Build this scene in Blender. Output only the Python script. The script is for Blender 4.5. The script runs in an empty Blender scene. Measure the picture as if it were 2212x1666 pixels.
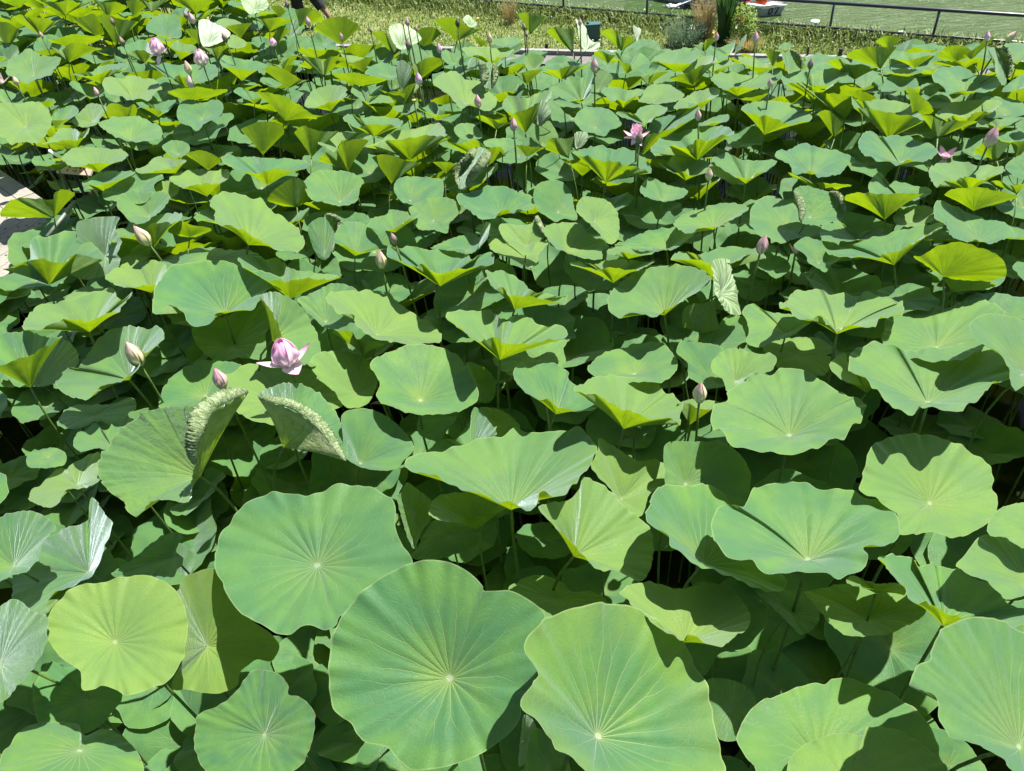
import bpy, math, random
import numpy as np
from mathutils import Vector, Matrix
random.seed(7); RNG = np.random.default_rng(7)
SC = bpy.context.scene; COL = SC.collection
# ---------------------------------------------------------------- camera, sky, sun, exposure
CAMZ = 3.65; CAN = 1.5                      # camera height, usual height of the leaf canopy
FPX = 1664.0; CX, CY = 1106.0, 833.0        # focal length and centre on the 2212 x 1666 measuring grid
PITCH = math.radians(42.2); ROLL = math.radians(6.9)
fw = np.array([0, math.cos(PITCH), -math.sin(PITCH)])
_r = np.array([1.0, 0, 0]); _u = np.array([0, math.sin(PITCH), math.cos(PITCH)])
rt = _r*math.cos(ROLL) - _u*math.sin(ROLL); up = _r*math.sin(ROLL) + _u*math.cos(ROLL)
cam = bpy.data.cameras.new('camera'); camo = bpy.data.objects.new('camera', cam); COL.objects.link(camo)
camo.matrix_world = Matrix(((rt[0], up[0], -fw[0], 0), (rt[1], up[1], -fw[1], 0), (rt[2], up[2], -fw[2], CAMZ), (0, 0, 0, 1)))
cam.sensor_width = 36; cam.lens = FPX/2212*36; cam.clip_start = .02; cam.clip_end = 2000
SC.camera = camo
SUN_EL = math.radians(66); SUN_AZ = math.radians(62)      # azimuth from +Y (view direction) towards +X (right)
w = bpy.data.worlds.new('World'); SC.world = w; w.use_nodes = True
nt = w.node_tree; nt.nodes.clear()
sky = nt.nodes.new('ShaderNodeTexSky'); sky.sky_type = 'NISHITA'; sky.sun_disc = False
sky.sun_elevation = SUN_EL; sky.sun_rotation = SUN_AZ
bg = nt.nodes.new('ShaderNodeBackground'); bg.inputs[1].default_value = .05
wo = nt.nodes.new('ShaderNodeOutputWorld'); nt.links.new(sky.outputs[0], bg.inputs[0]); nt.links.new(bg.outputs[0], wo.inputs[0])
sl = bpy.data.lights.new('sun', 'SUN'); sl.energy = 4.2; sl.angle = math.radians(.5); sl.color = (1, .96, .9)
so = bpy.data.objects.new('sun', sl); COL.objects.link(so)
sd = Vector((math.sin(SUN_AZ)*math.cos(SUN_EL), math.cos(SUN_AZ)*math.cos(SUN_EL), math.sin(SUN_EL)))
so.rotation_euler = sd.to_track_quat('Z', 'Y').to_euler(); so.location = sd*30
SC.view_settings.view_transform = 'Standard'; SC.view_settings.look = 'None'
SC.view_settings.exposure = 1.76; SC.view_settings.gamma = 1
SC.cycles.max_bounces = 8; SC.cycles.transmission_bounces = 4; SC.cycles.diffuse_bounces = 3

# ---------------------------------------------------------------- helpers
O = np.array([0, 0, CAMZ])
def at_depth(x, y, Z): return O + Z*(fw + rt*(x-CX)/FPX - up*(y-CY)/FPX)
def ray(x, y): return fw + rt*(x-CX)/FPX - up*(y-CY)/FPX
def depth_at(x, y, z): return (z-CAMZ)/ray(x, y)[2]
def on_z(x, y, z): return at_depth(x, y, depth_at(x, y, z))
def proj(p):
    v = np.asarray(p, float)-O; z = v@fw
    return CX+FPX*(v@rt)/z, CY-FPX*(v@up)/z, z
def link(name, me, mats=(), parent=None):
    o = bpy.data.objects.new(name, me); COL.objects.link(o)
    for m in (mats if isinstance(mats, (list, tuple)) else [mats]):
        if m and m.name not in [q.name for q in me.materials if q]: me.materials.append(m)
    if parent: o.parent = parent
    return o
def mesh(name, V, F, smooth=True):
    me = bpy.data.meshes.new(name); me.from_pydata([tuple(map(float, v)) for v in V], [], F)
    if smooth: me.polygons.foreach_set('use_smooth', [True]*len(me.polygons))
    me.update(); return me
def tag(o, label=None, cat=None, group=None, kind=None):
    if label: o['label'] = label
    if cat: o['category'] = cat
    if group: o['group'] = group
    if kind: o['kind'] = kind
    return o
def empty(name, loc): 
    o = bpy.data.objects.new(name, None); COL.objects.link(o); o.location = [float(a) for a in loc]; o.empty_display_size = .05
    return o
class MB:
    """collects shapes into one mesh"""
    def __init__(s, org=(0, 0, 0)): s.V = []; s.F = []; s.M = []; s.org = np.array(org, float)
    def add(s, V, F, mi=0):
        b = len(s.V); s.V += [np.array(v, float)-s.org for v in V]; s.F += [tuple(b+i for i in f) for f in F]; s.M += [mi]*len(F)
    def box(s, a, b, R=None, c=(0, 0, 0), mi=0, bev=.0):
        a = np.array(a, float); b = np.array(b, float)
        V = []
        for z in (a[2], b[2]):
            for x, y in ((a[0], a[1]), (b[0], a[1]), (b[0], b[1]), (a[0], b[1])): V.append(np.array([x, y, z]))
        if R is not None: V = [R@v for v in V]
        V = [v+np.array(c) for v in V]
        s.add(V, [(3, 2, 1, 0), (4, 5, 6, 7), (0, 1, 5, 4), (1, 2, 6, 5), (2, 3, 7, 6), (3, 0, 4, 7)], mi)
    def tube(s, P, r, n=8, cap=True, mi=0):
        P = [np.array(p, float) for p in P]; R = r if hasattr(r, '__len__') else [r]*len(P)
        V = []; F = []; ref = None
        for i, p in enumerate(P):
            t = P[min(i+1, len(P)-1)]-P[max(i-1, 0)]; t = t/(np.linalg.norm(t)+1e-9)
            if ref is None:
                ref = np.array([1, 0, 0]) if abs(t[0]) < .8 else np.array([0, 1, 0])
            a = np.cross(t, ref); a /= np.linalg.norm(a); b = np.cross(t, a); ref = -b if False else ref
            for k in range(n):
                q = 2*math.pi*k/n; V.append(p+R[i]*(math.cos(q)*a+math.sin(q)*b))
        for i in range(len(P)-1):
            for k in range(n):
                k2 = (k+1) % n; F.append((i*n+k, i*n+k2, (i+1)*n+k2, (i+1)*n+k))
        if cap: F.append(tuple(range(n-1, -1, -1))); F.append(tuple((len(P)-1)*n+k for k in range(n)))
        s.add(V, F, mi)
    def lathe(s, prof, c=(0, 0, 0), n=20, mi=0, R=None):
        V = []; F = []
        for r, z in prof:
            for k in range(n):
                q = 2*math.pi*k/n; v = np.array([r*math.cos(q), r*math.sin(q), z])
                if R is not None: v = R@v
                V.append(v+np.array(c))
        for i in range(len(prof)-1):
            for k in range(n):
                k2 = (k+1) % n; F.append((i*n+k, i*n+k2, (i+1)*n+k2, (i+1)*n+k))
        s.add(V, F, mi)
    def build(s, name, mats, parent=None, smooth=True):
        me = mesh(name, s.V, s.F, smooth); mats = mats if isinstance(mats, (list, tuple)) else [mats]
        for m in mats: me.materials.append(m)
        if len(mats) > 1: me.polygons.foreach_set('material_index', s.M)
        o = bpy.data.objects.new(name, me); COL.objects.link(o)
        if parent: o.parent = parent
        else: o.location = s.org
        return o

# ---------------------------------------------------------------- node helpers
class NT:
    def __init__(s, name):
        s.m = bpy.data.materials.new(name); s.m.use_nodes = True; s.t = s.m.node_tree; s.t.nodes.clear()
        s.out = s.t.nodes.new('ShaderNodeOutputMaterial')
    def n(s, typ, **kw):
        x = s.t.nodes.new('ShaderNode'+typ)
        for k, v in kw.items(): setattr(x, k, v)
        return x
    def put(s, sock, v):
        if v is None: return
        if isinstance(v, bpy.types.NodeSocket): s.t.links.new(v, sock)
        elif isinstance(v, (tuple, list)) and sock.type == 'RGBA' and len(v) == 3: sock.default_value = (*v, 1)
        else: sock.default_value = v
    def math(s, op, a, b=None, c=None, clamp=False):
        x = s.n('Math', operation=op, use_clamp=clamp)
        for i, v in enumerate((a, b, c)):
            if v is not None: s.put(x.inputs[i], v)
        return x.outputs[0]
    def mix(s, f, a, b, blend='MIX'):
        x = s.n('Mix', data_type='RGBA', blend_type=blend); s.put(x.inputs[0], f); s.put(x.inputs[6], a); s.put(x.inputs[7], b)
        return x.outputs[2]
    def noise(s, vec, scale, detail=3, rough=.5, dist=0):
        x = s.n('TexNoise'); s.put(x.inputs['Vector'], vec); x.inputs['Scale'].default_value = scale
        x.inputs['Detail'].default_value = detail; x.inputs['Roughness'].default_value = rough; x.inputs['Distortion'].default_value = dist
        return x
    def ss(s, v, a, b, lo=0, hi=1):
        x = s.n('MapRange', interpolation_type='SMOOTHSTEP'); s.put(x.inputs[0], v); s.put(x.inputs[1], a); s.put(x.inputs[2], b)
        x.inputs[3].default_value = lo; x.inputs[4].default_value = hi; return x.outputs[0]
    def bsdf(s, col, rough=.5, spec=.5, normal=None, **kw):
        x = s.n('BsdfPrincipled'); s.put(x.inputs['Base Color'], col); s.put(x.inputs['Roughness'], rough)
        s.put(x.inputs['Specular IOR Level'], spec); s.put(x.inputs['Normal'], normal)
        for k, v in kw.items(): s.put(x.inputs[k], v)
        return x.outputs[0]
    def bump(s, h, strength=.3, dist=.01):
        x = s.n('Bump'); s.put(x.inputs['Height'], h); x.inputs['Strength'].default_value = strength; x.inputs['Distance'].default_value = dist
        return x.outputs[0]
    def done(s, sh): s.t.links.new(sh, s.out.inputs[0]); return s.m
    def obj(s): return s.n('TexCoord').outputs['Object']

def simple(name, col, rough=.6, var=.15, scale=30, bump=.2, spec=.4, bdist=.004, **kw):
    t = NT(name); c = t.obj(); nz = t.noise(c, scale, 4, .6)
    dark = tuple(v*(1-var) for v in col); light = tuple(min(1, v*(1+var)) for v in col)
    colr = t.mix(t.ss(nz.outputs[0], .3, .7), dark, light)
    return t.done(t.bsdf(colr, rough, spec, t.bump(nz.outputs[0], bump, bdist), **kw))

def leaf_material(name, crinkle=0.0, yellow=0.0):
    t = NT(name)
    uv = t.n('UVMap').outputs[0]; sp = t.n('SeparateXYZ'); t.put(sp.inputs[0], uv)
    U, Vv = sp.outputs[0], sp.outputs[1]
    at_ = t.n('Attribute', attribute_type='OBJECT', attribute_name='tone'); tone = at_.outputs['Fac']
    oi = t.n('ObjectInfo'); rnd = oi.outputs['Random']
    off = t.n('CombineXYZ'); t.put(off.inputs[2], t.math('MULTIPLY', rnd, 37.0))
    add = t.n('VectorMath', operation='ADD'); t.put(add.inputs[0], uv); t.put(add.inputs[1], off.outputs[0]); P = add.outputs[0]
    r = t.math('SQRT', t.math('ADD', t.math('MULTIPLY', U, U), t.math('MULTIPLY', Vv, Vv)))
    th = t.math('ARCTAN2', Vv, U)
    wob = t.noise(P, 2.2, 2).outputs[0]
    N = 21.0
    tt = t.math('ADD', t.math('MULTIPLY', th, N/(2*math.pi)), t.math('MULTIPLY', t.math('SUBTRACT', wob, .5), t.math('MULTIPLY', r, 1.5)))
    tt = t.math('ADD', tt, 100.0)
    cell = t.math('FLOOR', tt)
    fr = t.math('ABSOLUTE', t.math('SUBTRACT', t.math('SUBTRACT', tt, cell), .5))       # 0 at a vein
    d = t.math('MULTIPLY', fr, t.math('MULTIPLY', r, 2*math.pi/N))
    wn = t.n('TexWhiteNoise', noise_dimensions='2D'); cv = t.n('CombineXYZ'); t.put(cv.inputs[0], cell); t.put(cv.inputs[1], rnd); t.put(wn.inputs['Vector'], cv.outputs[0])
    r0 = t.math('MULTIPLY_ADD', wn.outputs[0], .3, .4)
    over = t.math('MAXIMUM', t.math('SUBTRACT', r, r0), 0.0)
    d2 = t.math('ABSOLUTE', t.math('SUBTRACT', d, t.math('MULTIPLY', over, .26)))
    wd = t.math('MULTIPLY_ADD', r, -.006, .0088); wd = t.math('MAXIMUM', wd, .0026)
    vein = t.math('SUBTRACT', 1.0, t.ss(t.math('DIVIDE', d2, wd), .35, 1.0))
    vein = t.math('MULTIPLY', vein, t.ss(r, .98, .55, 0, 1))
    # small net of cross veins
    vo = t.n('TexVoronoi', feature='DISTANCE_TO_EDGE'); t.put(vo.inputs['Vector'], P); vo.inputs['Scale'].default_value = 17
    net = t.math('SUBTRACT', 1.0, t.ss(vo.outputs[0], .0, .07))
    big = t.noise(P, 1.6, 3, .5).outputs[0]; fine = t.noise(P, 26, 3, .6).outputs[0]; mott = t.noise(P, 6.5, 4, .6).outputs[0]
    hub = t.math('SUBTRACT', 1.0, t.ss(r, .028, .038))
    # upper side
    blue = (.050, .150, .056); grn = (.098, .215, .038); yel = (.17, .24, .035)
    up_c = t.mix(t.ss(big, .35, .68), blue, grn)
    hue = t.math('FRACT', t.math('MULTIPLY', rnd, 7.31))
    up_c = t.mix(t.math('MULTIPLY', hue, .3), up_c, (.092, .20, .045))
    if yellow: up_c = t.mix(t.ss(t.math('ADD', r, t.math('MULTIPLY', mott, .9)), .8, 1.5, 0, yellow), up_c, yel)
    glow = t.math('MULTIPLY', t.ss(r, .55, .02), t.math('MULTIPLY_ADD', t.ss(big, .4, .6), .5, .15))
    up_c = t.mix(glow, up_c, (.15, .23, .036))
    up_c = t.mix(t.math('MULTIPLY', t.ss(mott, .42, .72), .16), up_c, (.045, .09, .04))
    up_c = t.mix(t.math('MULTIPLY', net, .10), up_c, (.16, .24, .09))
    up_c = t.mix(t.math('MULTIPLY', vein, t.ss(r, 1.0, .1, .18, .62)), up_c, (.24, .32, .11))
    up_c = t.mix(hub, up_c, (.30, .36, .22))
    edge = t.ss(r, .982, .998); up_c = t.mix(t.math('MULTIPLY', edge, .7), up_c, (.24, .32, .12))
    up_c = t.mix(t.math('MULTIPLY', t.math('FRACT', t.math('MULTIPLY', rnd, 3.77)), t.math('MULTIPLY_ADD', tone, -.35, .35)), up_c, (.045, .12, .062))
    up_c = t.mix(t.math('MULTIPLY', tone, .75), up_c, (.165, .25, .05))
    # brown nibbled spots, mostly near the rim of some leaves, and pale specks
    sn = t.noise(P, 5.5, 5, .75).outputs[0]; old = t.ss(t.math('FRACT', t.math('MULTIPLY', rnd, 13.7)), .45, 1.0)
    spot = t.ss(t.math('ADD', sn, t.math('MULTIPLY', t.math('POWER', r, 6.0), t.math('MULTIPLY', old, .20))), .735, .775)
    up_c = t.mix(t.math('MULTIPLY', spot, .8), up_c, (.13, .095, .03))
    v2 = t.n('TexVoronoi'); t.put(v2.inputs['Vector'], P); v2.inputs['Scale'].default_value = 15; v2.inputs['Randomness'].default_value = 1
    speck = t.math('MULTIPLY', t.math('SUBTRACT', 1.0, t.ss(v2.outputs[0], .02, .06)), t.ss(fine, .52, .6)); up_c = t.mix(t.math('MULTIPLY', speck, .55), up_c, (.30, .34, .2))
    # underside
    un_c = t.mix(t.ss(mott, .35, .7), *(((.09, .155, .045), (.125, .20, .06)) if not crinkle else ((.20, .26, .11), (.34, .38, .22))))
    un_c = t.mix(t.math('MULTIPLY', vein, .65), un_c, (.06, .11, .03))
    tr_c = t.mix(t.ss(big, .3, .7), (.20, .33, .002), (.30, .43, .003))
    tr_c = t.mix(t.math('MULTIPLY', vein, .55), tr_c, (.07, .15, .003))
    tr_c = t.mix(t.math('MULTIPLY', net, .15), tr_c, (.09, .18, .003))
    geo = t.n('NewGeometry'); back = geo.outputs['Backfacing']
    hgt = t.math('ADD', t.math('MULTIPLY', vein, -.5), t.math('ADD', t.math('MULTIPLY', mott, .8 + 4*crinkle), t.math('MULTIPLY', net, -.18)))
    hgt = t.math('ADD', hgt, t.math('MULTIPLY', fine, .03))
    nrm = t.bump(hgt, .42, .006)
    upper = t.bsdf(up_c, t.math('MULTIPLY_ADD', mott, .12, .50), .18, nrm, **{'Sheen Weight': .68, 'Sheen Roughness': .40, 'Sheen Tint': (.80, .96, 1.0)})
    lower = t.bsdf(un_c, .6, .25, nrm)
    ms = t.n('MixShader'); t.put(ms.inputs[0], back); t.put(ms.inputs[1], upper); t.put(ms.inputs[2], lower)
    tl = t.n('BsdfTranslucent'); t.put(tl.inputs[0], tr_c); t.put(tl.inputs[1], nrm)
    m2 = t.n('MixShader'); m2.inputs[0].default_value = .36; t.put(m2.inputs[1], ms.outputs[0]); t.put(m2.inputs[2], tl.outputs[0])
    return t.done(m2.outputs[0])

M = {}
M['leaf'] = leaf_material('lotus leaf')
M['leaf_yellow'] = leaf_material('lotus leaf ageing', 0, .38)
M['leaf_crinkled'] = leaf_material('lotus leaf young crinkled', .9)
def pale_material(name='pale lotus leaf back', ca=(.11, .19, .075), cb_=(.26, .33, .19)):
    t = NT(name); uv = t.n('UVMap').outputs[0]; sp = t.n('SeparateXYZ'); t.put(sp.inputs[0], uv)
    r = t.math('SQRT', t.math('ADD', t.math('MULTIPLY', sp.outputs[0], sp.outputs[0]), t.math('MULTIPLY', sp.outputs[1], sp.outputs[1]))); th = t.math('ARCTAN2', sp.outputs[1], sp.outputs[0])
    cb = t.n('CombineXYZ'); t.put(cb.inputs[0], t.math('MULTIPLY', th, 5.0)); t.put(cb.inputs[1], t.math('MULTIPLY', r, 1.2))
    a = t.noise(cb.outputs[0], 1.3, 3, .5, .3).outputs[0]
    c = t.mix(t.ss(a, .38, .6), ca, cb_)
    s1 = t.bsdf(c, .5, .4, t.bump(a, .6, .02)); tl = t.n('BsdfTranslucent'); t.put(tl.inputs[0], (.14, .25, .03))
    m = t.n('MixShader'); m.inputs[0].default_value = .15; t.put(m.inputs[1], s1); t.put(m.inputs[2], tl.outputs[0]); return t.done(m.outputs[0])
M['pale'] = pale_material(); M['white'] = pale_material('white draped leaf back', (.20, .27, .16), (.36, .42, .31))
def curl_material():
    t = NT('crinkled leaf back'); uv = t.n('UVMap').outputs[0]
    mp = t.n('Mapping'); mp.inputs['Scale'].default_value = (1, .35, 1); t.put(mp.inputs[0], uv)
    a = t.noise(mp.outputs[0], 2.4, 5, .7, 1.2).outputs[0]
    c = t.mix(t.ss(a, .35, .62), (.11, .19, .045), (.34, .41, .23))
    s1 = t.bsdf(c, .6, .25, t.bump(a, 1.0, .02)); tl = t.n('BsdfTranslucent'); t.put(tl.inputs[0], (.17, .28, .02))
    m = t.n('MixShader'); m.inputs[0].default_value = .22; t.put(m.inputs[1], s1); t.put(m.inputs[2], tl.outputs[0]); return t.done(m.outputs[0])
M['curl'] = curl_material()
def stalk_material():
    t = NT('lotus stalk'); c = t.obj(); nz = t.noise(c, 60, 3).outputs[0]; sp = t.n('SeparateXYZ'); t.put(sp.inputs[0], c)
    col = t.mix(t.ss(nz, .35, .7), (.06, .11, .022), (.10, .155, .035))
    vo = t.n('TexVoronoi'); t.put(vo.inputs['Vector'], c); vo.inputs['Scale'].default_value = 180
    return t.done(t.bsdf(col, .5, .4, t.bump(t.ss(vo.outputs[0], .35, .1), .5, .002)))
M['stalk'] = stalk_material()
# ---------------------------------------------------------------- the setting
BZ = .15                                            # height of the bank
K0 = on_z(1205, 119, BZ); K1 = on_z(1760, 133, BZ)  # two points of the kerb line
KD = (K1-K0)/np.linalg.norm(K1-K0); KN = np.array([-KD[1], KD[0], 0]); KN = KN if KN[1] > 0 else -KN    # KN points to the lake
FP = [on_z(899, 8, BZ), on_z(1218, 32, BZ), on_z(1397, 47, BZ), on_z(1594, 61, BZ), on_z(1790, 75, BZ), on_z(2010, 97, BZ)]
FD = (FP[5]-FP[1])/np.linalg.norm(FP[5]-FP[1]); FN = np.array([-FD[1], FD[0], 0]); FN = FN if FN[1] > 0 else -FN
def field_side(p):      # metres on the pond side of the kerb line (positive = in the pond)
    return -float((np.asarray(p)[:2]-K0[:2])@KN[:2])
def sheet(name, pts, z, mat, sub=1):
    V = [(p[0], p[1], z) for p in pts]; me = mesh(name, V, [tuple(range(len(V)))], False); o = link(name, me, mat); return o
def water_mat():
    t = NT('lake water'); c = t.obj(); mp = t.n('Mapping'); mp.inputs['Rotation'].default_value = (0, 0, .45); mp.inputs['Scale'].default_value = (1, 3.2, 1); t.put(mp.inputs[0], c)
    a = t.noise(mp.outputs[0], 1.1, 3, .6, .5).outputs[0]; b = t.noise(mp.outputs[0], 5.5, 4, .65, .8).outputs[0]; b2 = t.noise(mp.outputs[0], 17, 2, .5, .4).outputs[0]
    h = t.math('ADD', t.math('MULTIPLY', a, .8), t.math('ADD', t.math('MULTIPLY', b, .55), t.math('MULTIPLY', b2, .12)))
    col = t.mix(t.ss(a, .35, .7), (.046, .088, .020), (.062, .112, .032))
    return t.done(t.bsdf(col, .10, .5, t.bump(h, 1.0, .16), IOR=1.33))
M['lake'] = water_mat()
M['pond'] = simple('pond water', (.010, .013, .006), .08, .5, 3, .15, .10, .01)
def grass_mat(name, a, b, c3):
    t = NT(name); c = t.obj(); n1 = t.noise(c, 1.3, 4, .6).outputs[0]; n2 = t.noise(c, 14, 5, .7).outputs[0]
    col = t.mix(t.ss(n1, .38, .62), a, b); col = t.mix(t.math('MULTIPLY', t.ss(n2, .4, .7), .6), col, c3)
    return t.done(t.bsdf(col, .8, .2, t.bump(n2, 1.0, .05)))
M['lawn'] = grass_mat('mown lawn', (.13, .175, .04), (.20, .22, .08), (.10, .14, .03))
M['path'] = simple('gravel path', (.14, .125, .12), .9, .3, 45, .6, .2, .01)
M['concrete'] = simple('old concrete', (.20, .195, .19), .9, .25, 18, .5, .2, .01)
# lake sheet to the horizon, the pond water, the bank
lake = sheet('lake_water', [(-500, -300), (500, -300), (500, 700), (-500, 700)], -.06, M['lake']); tag(lake, kind='structure')
PE = .30                                              # width of the path on the pond side of the kerb
a0 = K0-KD*14-KN*PE; a1 = K0+KD*18-KN*PE
pond = sheet('pond_water', [(-14, -6), (a1[0]+.3, -6), a1+KN*.3, a0+KN*.3, (-14, a0[1])], 0, M['pond']); tag(pond, kind='structure')
def prism(name, pts, z0, z1, mat, skirt=True):
    n = len(pts); V = [(p[0], p[1], z1) for p in pts]+[(p[0], p[1], z0) for p in pts]
    F = [tuple(range(n))]+[(i, i+n, (i+1) % n+n, (i+1) % n) for i in range(n)]
    return link(name, mesh(name, V, F, False), mat)
l0 = FP[1]-FD*14+FN*.22; l1 = FP[1]+FD*16+FN*.22
bank = prism('grass_bank', [a0, a1, l1, l0][::-1] if False else [a0, l0, l1, a1][::-1], -.5, BZ, M['lawn']); tag(bank, kind='structure')
path = prism('gravel_path', [a0-KN*.02, a0+KN*(PE-.04), a1+KN*(PE-.04), a1-KN*.02][::-1], -.4, BZ+.006, M['path']); tag(path, kind='structure')
# stone revetment along the lake edge
mb = MB(); 
for i in range(150):
    s_ = -13+i*.2; p = FP[1]+FD*s_+FN*(.27+random.uniform(-.03, .05)); rr = random.uniform(.09, .15)
    V = []; F = []; n = 7
    for j, (q, z) in enumerate(((.5, -.35), (1, -.12), (.85, .02), (.45, .06))):
        for k in range(n):
            a = 2*math.pi*k/n; e = random.uniform(.8, 1.2); V.append(p*[1, 1, 0]+np.array([rr*q*e*math.cos(a), rr*q*e*math.sin(a), BZ-.1+z*.8+random.uniform(-.01, .01)]))
    for j in range(3):
        for k in range(n): F.append((j*n+k, j*n+(k+1) % n, (j+1)*n+(k+1) % n, (j+1)*n+k))
    F.append(tuple(3*n+k for k in range(n))); mb.add(V, F)
M['rock'] = simple('shore stone', (.12, .105, .10), .9, .4, 12, .7, .2, .02)
tag(mb.build('shore_stones', M['rock'], smooth=False), 'grey brown stones edging the bank along the green lake below the railing', 'stones', kind='stuff')
# kerb edging
yaw = math.atan2(KD[1], KD[0])
def rz(a): c, s = math.cos(a), math.sin(a); return np.array([[c, -s, 0], [s, c, 0], [0, 0, 1]])
mb = MB(org=K0+KN*.02)
for i in range(-16, 20):
    mb.box((i*.9+.006, -.035, -.1), (i*.9+.894, .035, .055), rz(yaw), K0+KN*.02)
tag(mb.build('kerb_edging', M['concrete'], smooth=False), 'pale grey kerb edging between the lotus pond path and the lawn', 'kerb')
# lawn blades
def blades(name, spots, hmin, hmax, wd, mats, lean=.6, seed=1):
    rg = np.random.default_rng(seed); n = len(spots); V = np.zeros((n*5, 3)); az = rg.uniform(0, 6.283, n); h = rg.uniform(hmin, hmax, n); ln = rg.uniform(.1, lean, n)
    d = np.stack([np.cos(az), np.sin(az), 0*az], 1); s = np.stack([-np.sin(az), np.cos(az), 0*az], 1)*(wd*rg.uniform(.6, 1.3, n))[:, None]
    B = np.array(spots); Z = np.array([0, 0, 1.0])
    mid = B+Z*(h*.55)[:, None]+d*(h*ln*.3)[:, None]; tip = B+Z*(h*(1-ln*.35))[:, None]+d*(h*ln)[:, None]
    V[0::5] = B-s; V[1::5] = B+s; V[2::5] = mid-s*.8; V[3::5] = mid+s*.8; V[4::5] = tip
    F = []
    for i in range(n):
        b = i*5; F += [(b, b+1, b+3, b+2), (b+2, b+3, b+4)]
    me = bpy.data.meshes.new(name); me.from_pydata(V.tolist(), [], F); me.update()
    for m in mats: me.materials.append(m)
    me.polygons.foreach_set('material_index', np.repeat(rg.integers(0, len(mats), n), 2).tolist())
    o = bpy.data.objects.new(name, me); COL.objects.link(o); return o
def leafy(name, col, tr=.3):
    t = NT(name); c = t.obj(); nz = t.noise(c, 8, 2).outputs[0]
    cc = t.mix(t.ss(nz, .3, .7), tuple(v*.75 for v in col), tuple(min(1, v*1.2) for v in col))
    b = t.bsdf(cc, .55, .3); tl = t.n('BsdfTranslucent'); t.put(tl.inputs[0], tuple(min(1, v*1.7) for v in col))
    m = t.n('MixShader'); m.inputs[0].default_value = tr; t.put(m.inputs[1], b); t.put(m.inputs[2], tl.outputs[0]); return t.done(m.outputs[0])
M['g1'] = leafy('grass blade green', (.14, .20, .035)); M['g2'] = leafy('grass blade pale', (.24, .27, .10)); M['g3'] = leafy('grass blade dark', (.075, .12, .02))
WID = float((FP[1]-K0)@KN)
sp = []
for i in range(52000):
    s_ = random.uniform(-9, 8.5); f = random.random()
    p0 = K0+KD*s_+KN*.03; # width to the fence line at this point
    den = FD[0]*KN[1]-FD[1]*KN[0]; dx = p0-FP[1]; wid = (FD[0]*(-dx[1])+FD[1]*dx[0])/den
    if wid < .1: continue
    p = p0+KN*(wid+.2)*f
    sp.append((p[0], p[1], BZ))
o = blades('lawn_grass', sp, .018, .05, .006, [M['g1'], M['g2'], M['g3']], .9, 3); tag(o, 'short lawn grass on the bank between the lotus pond and the lake', 'grass', kind='stuff')
sp = []
for i in range(16000):
    s_ = random.uniform(-10, 11); q = abs(random.gauss(0, .28)); p = FP[1]+FD*s_-FN*(q-.12); sp.append((p[0], p[1], BZ))
o = blades('rough_grass', sp, .07, .19, .008, [M['g1'], M['g3'], M['g3'], M['g2']], 1.0, 4); tag(o, 'longer rough grass and weeds growing along the foot of the railing', 'grass', kind='stuff')
# clover and daisy heads in the lawn
M['white_petal'] = simple('white petals', (.5, .5, .44), .6, .08, 40, .1, .3); M['yellow_petal'] = simple('yellow petals', (.5, .38, .04), .6, .1, 40, .1, .3)
mb = MB()
for i in range(420):
    s_ = random.uniform(-7, 7); p = K0+KD*s_+KN*random.uniform(.1, 2.2)
    if float((p-FP[1])@FN) > -.05: continue
    p = p+[0, 0, random.uniform(.05, .09)]; r = random.uniform(.007, .013)
    mb.lathe([(0, r), (r*.8, r*.6), (r, 0), (r*.6, -r*.7), (0, -r)], p, 6)
tag(mb.build('clover_flowers', M['white_petal']), 'tiny white clover heads scattered over the lawn', 'flowers', kind='stuff')
# railing: one fence, posts and rails as its parts
M['iron'] = simple('dark painted iron', (.012, .018, .03), .3, .3, 60, .2, .6)
yf = math.atan2(FD[1], FD[0])
f0 = empty('railing', FP[1]); tag(f0, 'low dark blue iron railing with two rails along the lake shore', 'railing')
def height_for(p, y):
    for h in np.arange(.1, 1.5, .004):
        if proj(p+[0, 0, h])[1] < y: return h
    return .5
HT = .5*(height_for(FP[4], 5)+height_for(FP[5], 21)); HB = .5*(height_for(FP[4], 61)+height_for(FP[5], 77))
stp = float((FP[5]-FP[1])@FD)/4
for i in range(-7, 9):
    p = FP[1]+FD*stp*i if not 0 <= i < 5 else FP[1+i]
    mb = MB(org=FP[1]); mb.tube([p-[0, 0, .1], p+[0, 0, HT]], .015, 8); mb.build('post', M['iron'], f0)
e0 = FP[1]-FD*stp*7; e1 = FP[5]+FD*stp*4.4
mb = MB(org=FP[1]); mb.tube([e0+[0, 0, HT], FP[1]+[0, 0, HT], FP[5]+[0, 0, HT], e1+[0, 0, HT]], .020, 10); mb.build('top_rail', M['iron'], f0)
mb = MB(org=FP[1]); mb.tube([e0+[0, 0, HB], FP[1]+[0, 0, HB], FP[5]+[0, 0, HB], e1+[0, 0, HB]], .0145, 10); mb.build('bottom_rail', M['iron'], f0)
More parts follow.
